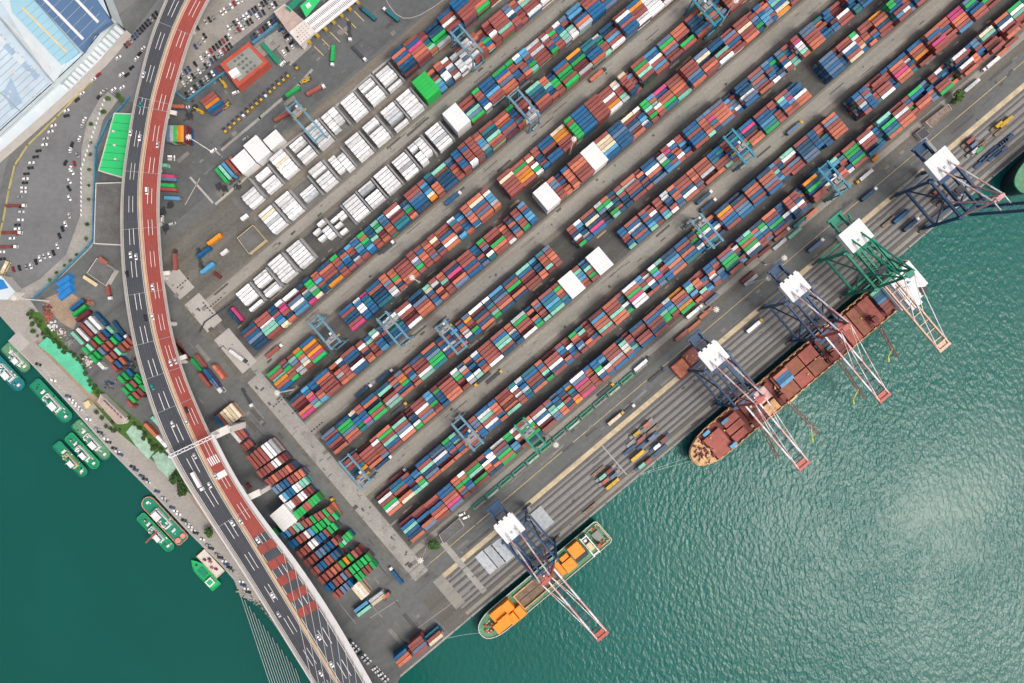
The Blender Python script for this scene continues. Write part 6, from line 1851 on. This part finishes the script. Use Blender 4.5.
# quay corner stacks
for k, (x, y, c, t_) in enumerate(((400, 655, 'B', 4), (402.5, 658, 'O', 4), (405, 661, 'O', 4), (400, 650, 'T', 1), (415, 642, 'R', 4), (417, 645, 'R', 4), (419.5, 648, 'S', 4), (421.5, 651, 'R', 2), (432, 633, 'T', 2), (434, 637, 'R', 3), (436, 640, 'C', 3))):
    stack(x, y, TH, c, 40, t_, f"{PAL[c][1]} container of the quay corner group, {nth(k + 1)} counting from the bridge", 'containers at the quay corner')
# stacks by the gate road
for k, c in enumerate('SEGYYD'): stack(168 + 3.5 * k, 133.5, pa(0, 1), c, 40, 4, f"{PAL[c][1]} container of the striped stack by the mast, {nth(k + 1)} from left", 'containers by the gate road')
for k, c in enumerate('RRYB'): stack(207.5 + 2.4 * k, 97 + 3.0 * k, pa(.8, -.6), c, 40, 4, f"{PAL[c][1]} container of the striped stack by the office, {nth(k + 1)} from top", 'containers by the gate road')
for k, (x, y, c) in enumerate(((166, 176, 'P'), (168, 179, 'S'), (166, 185, 'G'), (168, 189, 'R'), (172, 198, 'L'), (163, 165, 'M'), (176, 106, 'O'))): stack(x, y, pa(1, .06), c, 40 if c != 'M' else 20, 2, f"{PAL[c][1]} container half hidden by the bridge, {nth(k + 1)} downward", 'containers by the gate road')
for k, c in enumerate('GMLRR'): stack(221 + 3.4 * k, 175 - 2.9 * k, A_V, c, 40, 4, f"{PAL[c][1]} crosswise container of the green ended stack, {nth(k + 1)} from left", 'containers by the gate road')
for k in (): stack(236 + 3.2 * k, 164 - 2.6 * k, A_V, 'W', 40, 4, f"white crosswise container beside the green ended stack, {nth(k + 1)} from left", 'containers by the gate road')
for k in (): stack(251 + 3.3 * k, 150 - 2.7 * k, A_V, 'W', 40, 4, f"white crosswise container in the middle of the gate side row, {nth(k + 1)} from left", 'containers by the gate road')
for k in (): stack(271 + 3.3 * k, 142 - 2.7 * k, A_V, 'W', 20 if k > 9 else 40, 3, f"white crosswise container at the crane end of the gate side row, {nth(k + 1)} from left", 'containers by the gate road')
for k, (x, y, a, c, ln, l_) in enumerate(((214, 239, pa(.8, -.6), 'Y', 40, 'orange'), (203, 252, pa(.8, -.6), 'B', 40, 'blue'), (207, 268, pa(.8, -.6), 'L', 40, 'sky blue'), (217, 275, pa(.8, .6), 'D', 20, 'maroon'), (209, 265, pa(.8, -.6), 'L', 20, 'short sky blue'), (224, 252, pa(.8, -.6), 'W', 20, 'short white'), (244, 217, pa(.8, -.6), 'W', 20, 'single white'), (237, 314, A_V, 'P', 40, 'pink'), (234, 317, A_V, 'N', 40, 'navy'))):
    stack(x, y, a, c, ln, 1 if ln == 20 else 2, f"{l_} container standing loose on the open yard by the bridge", 'loose containers by the bridge')
for k, (x, y, c) in enumerate(((176, 343, 'R'), (180, 349, 'R'), (184, 354, 'D'), (196, 365, 'G'), (201, 361, 'R'), (204, 380, 'R'), (209, 376, 'B'), (211, 379, 'B'), (213, 382, 'B'), (216, 386, 'W'), (218, 372, 'O'))):
    stack(x, y, pa(.62, .78), c, 40, 1 if k < 5 else 3, f"{PAL[c][1]} container along the bridge's right edge, {nth(k + 1)} downward", 'containers along the bridge')
# parked trailers and flat racks beside block one
PR = 'trailers parked beside the first block'
tp = None
for i in range(13):
    u = 41 + i * 17.6
    t = thing('flat_rack', f"green framed flat rack, {nth(i + 1)} from the bridge in the line beside the quay road", 'flat rack', UV(u, 694.5), TH, PR)
    if tp is None:
        b = MB(); b.box((0, 0, .9), (12.2, 2.4, .5)); bm_ = b.mesh('platform', M['steel_grey'])
        b = MB()
        for x in (-6.0, 6.0): b.box((x, 0, 2.0), (.3, 3.4, 2.4)); b.box((x, 1.9, .9), (.5, .8, 1.6))
        b.box((0, 2.1, 1.6), (12.4, 1.0, .4)); fm_ = b.mesh('end_frame', M['steel_green'])
        b = MB(); b.box((0, -.3, 1.9), (9.5, 1.5, 1.3)); lm_ = [b.mesh('load', M[k]) for k in ('apron_pale', 'pale_net', 'deck_green')]
        tp = 1
    link('platform', bm_, t); link('end_frame', fm_, t); link('load', lm_[i % 3], t)
for i, (px, py, c) in enumerate(((706, 313, 'O'), (694, 326, 'O'), (682, 335, 'R'), (752, 259, 'D'), (765, 251, 'D'), (780, 244, 'E'), (800, 222, 'T'), (811, 214, 'O'), (748, 277, 'D'), (751, 280, 'E'), (707, 296, 'D'), (712, 299, 'S'), (795, 233, 'M'), (1012, 42, 'R'), (1003, 52, 'O'), (876, 158, 'Y'))):
    stack(px, py, TH, c, 40 if i != 15 else 20, 1, f"{PAL[c][1]} container standing low beside the quay road, {nth(i + 1)} of those boxes", 'low boxes beside the quay road')
# hatch covers laid out on the apron
for k, (x, y, l_) in enumerate(((486.5, 562, 'leftmost'), (494.5, 556, 'second'), (502.5, 550.5, 'third'), (511, 544, 'fourth, partly under the crane'), (541, 519, 'largest, right of the crane house'))):
    b = MB(); W_ = 8.2 if k < 4 else 12.5
    b.box((0, 0, .35), (W_, 17.5 if k < 4 else 16, .7))
    for j in range(4): b.box((0, -6 + 4 * j, .73), (W_ - .6, .25, .06))
    tag(b.build('hatch_cover', M['concrete_pale'] if False else M['paint_E'], None, G(x, y), TH), f"pale grey ship hatch cover lying on the apron, {l_}", 'hatch cover', 'hatch covers on the apron')
# big open-top racks and grouped flatbeds on the apron
for x, y, l_ in ((681, 368, 'left'), (692, 357, 'right, nearer the white crane house')):
    t = thing('container_stack', f"reddish square deck pontoon on the rail strip, {l_}", 'pontoon', G(x, y), TH, 'reddish pontoons')
    b = MB(); b.box((0, 0, 1.4), (12.5, 12.5, 2.8)); b.build('body', M['paint_O' if l_ == 'left' else 'paint_R'], t)
    b = MB(); b.ring([(-6.4, -6.4), (6.4, -6.4), (6.4, 6.4), (-6.4, 6.4)], [(-5.6, -5.6), (5.6, -5.6), (5.6, 5.6), (-5.6, 5.6)], 2.4, 3.3); b.build('rim', M['deck_dark_red'], t)
    for k in range(8):
        b = MB(); b.box((R.uniform(-4.5, 4.5), R.uniform(-4.5, 4.5), 3.0), (1.0, .7, .5), R.uniform(0, 3)); b.build('fitting', M['yellow_paint'], t)
AG = 'flatbeds grouped on the apron'
APR = [(640, 439, 'R', 0), (636, 433, 'V', 1), (646, 424, 'O', 1), (633, 441, None, 1), (630, 449, None, 2), (637, 455, 'V', 2), (643, 444, None, 2), (651, 437, 'S', 2), (656, 446, 'W', 2), (663, 439, 'R', 2), (660, 450, None, 2), (648, 460, 'R', 2), (641, 465, 'M', 2), (652, 430, None, 0),
       (598, 471, None, 0), (602, 476, 'M', 1), (609, 470, 'R', 1), (605, 480, 'O', 1), (613, 475, 'S', 1), (612, 483, 'V', 2), (590, 508, None, 0),
       (967, 142, 'R', 0), (971, 146, 'S', 0), (976, 151, 'G', 0), (972, 152, 'E', 1), (980, 146, None, 0), (996, 126, 'V', 0), (1003, 123, 'V', 1), (1000, 131, None, 0), (985, 157, None, 2), (990, 152, None, 2), (996, 148, None, 2), (1001, 144, None, 2), (1006, 140, None, 2), (980, 163, None, 2), (994, 156, None, 2), (1000, 152, None, 2), (934, 192, 'R', 0), (938, 197, 'R', 0), (943, 201, 'S', 0), (888, 222, None, 0)]
fb = None
for i, (x, y, c, k) in enumerate(APR):
    t = thing('flatbed', f"{'dark brown' if k == 0 else 'grey' if k == 1 else 'blue'} flatbed trailer on the apron, {nth(i + 1)} counting along the quay", 'trailer', G(x, y), TH, AG)
    b = MB(); b.box((0, 0, 1.0), (12.4, 1.0, .5)); b.box((0, 0, 1.3), (12.4, 2.3, .12))
    for j in range(6): b.box((-5.6 + 2.2 * j, 0, 1.38), (.3, 2.5, .12))
    b.build('bed', M[('scrap', 'steel_grey', 'steel_blue')[k]], t)
    for wx in (-5, -3.7):
        b = MB()
        for yy in (-1, 1): b.cyl((wx, yy - .2, .5), (wx, yy + .2, .5), .5, 8)
        b.box((wx, 0, .5), (.14, 1.8, .14)); b.build('wheel', M['rubber'], t)
    if c:
        p = G(x, y); ln = 40 if c == 'V' and i in (5, 19, 27) else 20
        tag(link('shipping_container', cmesh(c, ln), None, Vector((p.x, p.y, 1.46)), TH), f"{PAL[c][1]} container on an apron flatbed, {nth(i + 1)} counting along the quay", 'shipping container', 'boxes on apron flatbeds')
# bollards along the quay
b = MB(); b.cyl((0, 0, 0), (0, 0, .5), .3, 10, .24); b.cyl((0, 0, .5), (0, 0, .72), .42, 10, .36); bo = b.mesh('bollard', M['steel_dark'])
for i in range(34):
    u = -60 + i * 22
    tag(link('bollard', bo, None, UV(u, 775.6, 0.01)), f"black quay bollard, {nth(i + 1)} from the corner along the ship berths", 'bollard', 'quay bollards')
for i, (px, py) in enumerate(((208, 308), (183, 283), (216, 302), (287, 398), (279, 402), (317, 427), (353, 467), (358, 462), (386, 497), (380, 503), (414, 536), (298, 409), (325, 437))):
    b = MB()
    for j in range(5): b.box((-5 + 2.5 * j, 0, .35), (.9, .7, .7)); b.box((-5 + 2.5 * j, 0, .05), (2.2, .12, .1))
    tag(b.build('wheel_stop', M['rubber'], None, G(px, py), TH if i % 3 else TH - math.pi / 2), f"dark row of wheel stops on the pale head road, {nth(i + 1)} counting towards the sea", 'wheel stop', 'wheel stops at the row heads')
# reach stackers, forklifts and small vehicles near the gate
def stacker(px, py, ang, label):
    t = thing('reach_stacker', label, 'reach stacker', G(px, py), ang, 'yellow reach stackers')
    t.scale = (.8, .8, .8)
    b = MB(); b.box((0, 0, 1.4), (7, 3.2, 1.2)); b.box((-2.6, 0, 2.3), (1.6, 2.8, 1.0)); b.build('chassis', M['yellow_paint'], t)
    b = MB(); b.beam((-2.5, 0, 3.2), (5.5, 0, 4.6), .9, .9); b.build('boom', M['yellow_paint'], t)
    b = MB(); b.box((5.8, 0, 4.0), (.9, 6, .7)); b.build('spreader', M['steel_dark'], t)
    b = MB(); b.box((-.2, .3, 2.9), (1.7, 1.6, 1.6)); b.build('cab', M['glass'], t)
    for wx in (-2.4, 2.4):
        b = MB()
        for y in (-1, 1): b.cyl((wx, y * 1.4 - .4, .85), (wx, y * 1.4 + .4, .85), .85, 10)
        b.box((wx, 0, .85), (.2, 2.6, .2)); b.build('wheel', M['rubber'], t)
for x, y, a, l_ in ((225, 85, 2.2, 'yellow reach stacker under the red roofed office'), (226, 107, .6, 'yellow reach stacker right of the striped stack'), (201, 112, 2.6, 'yellow reach stacker left of the striped stack'), (306, 81, .4, 'yellow reach stacker behind the green box truck')): stacker(x, y, a, l_)
for x, y, a, k, l_ in ((187, 108, .3, 'w', 'cream van in the dark yard left of the striped stack'), (236, 93, .4, 'w', 'white van by the office corner'), (172, 157, 0, 'w', 'white van below the striped stack by the mast'), (172, 160, 0, 's', 'silver van just below the white van'), (163, 219, 1.5, 'w', 'white van at the bridge edge by the dark equipment'), (173, 224, .3, 's', 'silver van near the arrow marking'), (214, 151, .7, 'w', 'white van at the foot of the light mast'), (246, 139, .7, 'g', 'grey van on the traffic island side'), (283, 64, .9, 'w', 'white van left of the tractors'), (462, 514, .4, 'w', 'white van at the end of the quay shed'), (466, 517, .4, 'w', 'second white van at the end of the quay shed'), (244, 489, 2.2, 'w', 'white van on the dark yard beneath the portal'), (249, 485, 2.2, 'r', 'dark red van next to a white one beneath the portal')):
    car(x, y, a, k, l_, van=True, name='van', cat='van', group=None)
# dark machinery under the bridge edge
for k, (x, y) in enumerate(((163, 212), (166, 228), (171, 205), (196, 108), (190, 116), (219, 186), (225, 189), (238, 186))):
    b = MB(); b.box((0, 0, .25), (4.4, 4.0, .5), .4)
    for j in range(18): b.box((R.gauss(0, 1.1), R.gauss(0, 1.6), R.uniform(.3, 1.6)), (R.uniform(.6, 2.4), R.uniform(.4, 1.2), R.uniform(.4, 1.6)), R.uniform(0, 3))
    tag(b.build('machinery', M['steel_dark'], None, G(x, y)), f"dark heap of handling gear, {nth(k + 1)} along the bridge and gate road", 'machinery', 'dark handling gear')
tag(m2.build('stack_mass', [M['mass_' + k] for k in PK]), 'lower tiers of the stacks outside the main yard blocks', 'container stacks', kind='stuff')
# ---------------------------------------------------------------- camera and light
cam = bpy.data.cameras.new('camera'); co = bpy.data.objects.new('camera', cam); COL.objects.link(co)
co.location = (0, 0, H); co.rotation_euler = (0, 0, 0)
cam.sensor_width = 36.0; cam.lens = 36.0 * (H / S) / 1024.0; cam.clip_end = 9000; cam.clip_start = 1
cam.shift_y = 0.0
SC.camera = co
w = bpy.data.worlds.new('World'); SC.world = w; w.use_nodes = True
nt = w.node_tree; bg = nt.nodes['Background']; sk = nt.nodes.new('ShaderNodeTexSky')
sk.sky_type = 'NISHITA'; sk.sun_disc = False; EL, AZ = math.radians(SUN_EL), math.atan2(SUN_DIR[0], SUN_DIR[1])
sk.sun_elevation = EL; sk.sun_rotation = AZ; sk.dust_density = 7.0; sk.air_density = 0.7; sk.ozone_density = 0.4
nt.links.new(sk.outputs['Color'], bg.inputs['Color']); bg.inputs['Strength'].default_value = SKY
sl = bpy.data.lights.new('sun', 'SUN'); so = bpy.data.objects.new('sun', sl); COL.objects.link(so)
sl.energy = SUN; sl.angle = math.radians(SUN_ANGLE); sl.color = (1.0, .975, .93)
dv = Vector((SUN_DIR[0], SUN_DIR[1], 0)).normalized() * math.cos(EL) + Vector((0, 0, math.sin(EL)))
so.rotation_euler = dv.to_track_quat('Z', 'Y').to_euler()
so.location = (300, -300, 600)
SC.view_settings.view_transform = 'Standard'; SC.view_settings.look = 'None'; SC.view_settings.gamma = 1.0; SC.view_settings.use_curve_mapping = False
SC.view_settings.exposure = EXPOSURE
SC.render.resolution_x = 1024; SC.render.resolution_y = 683
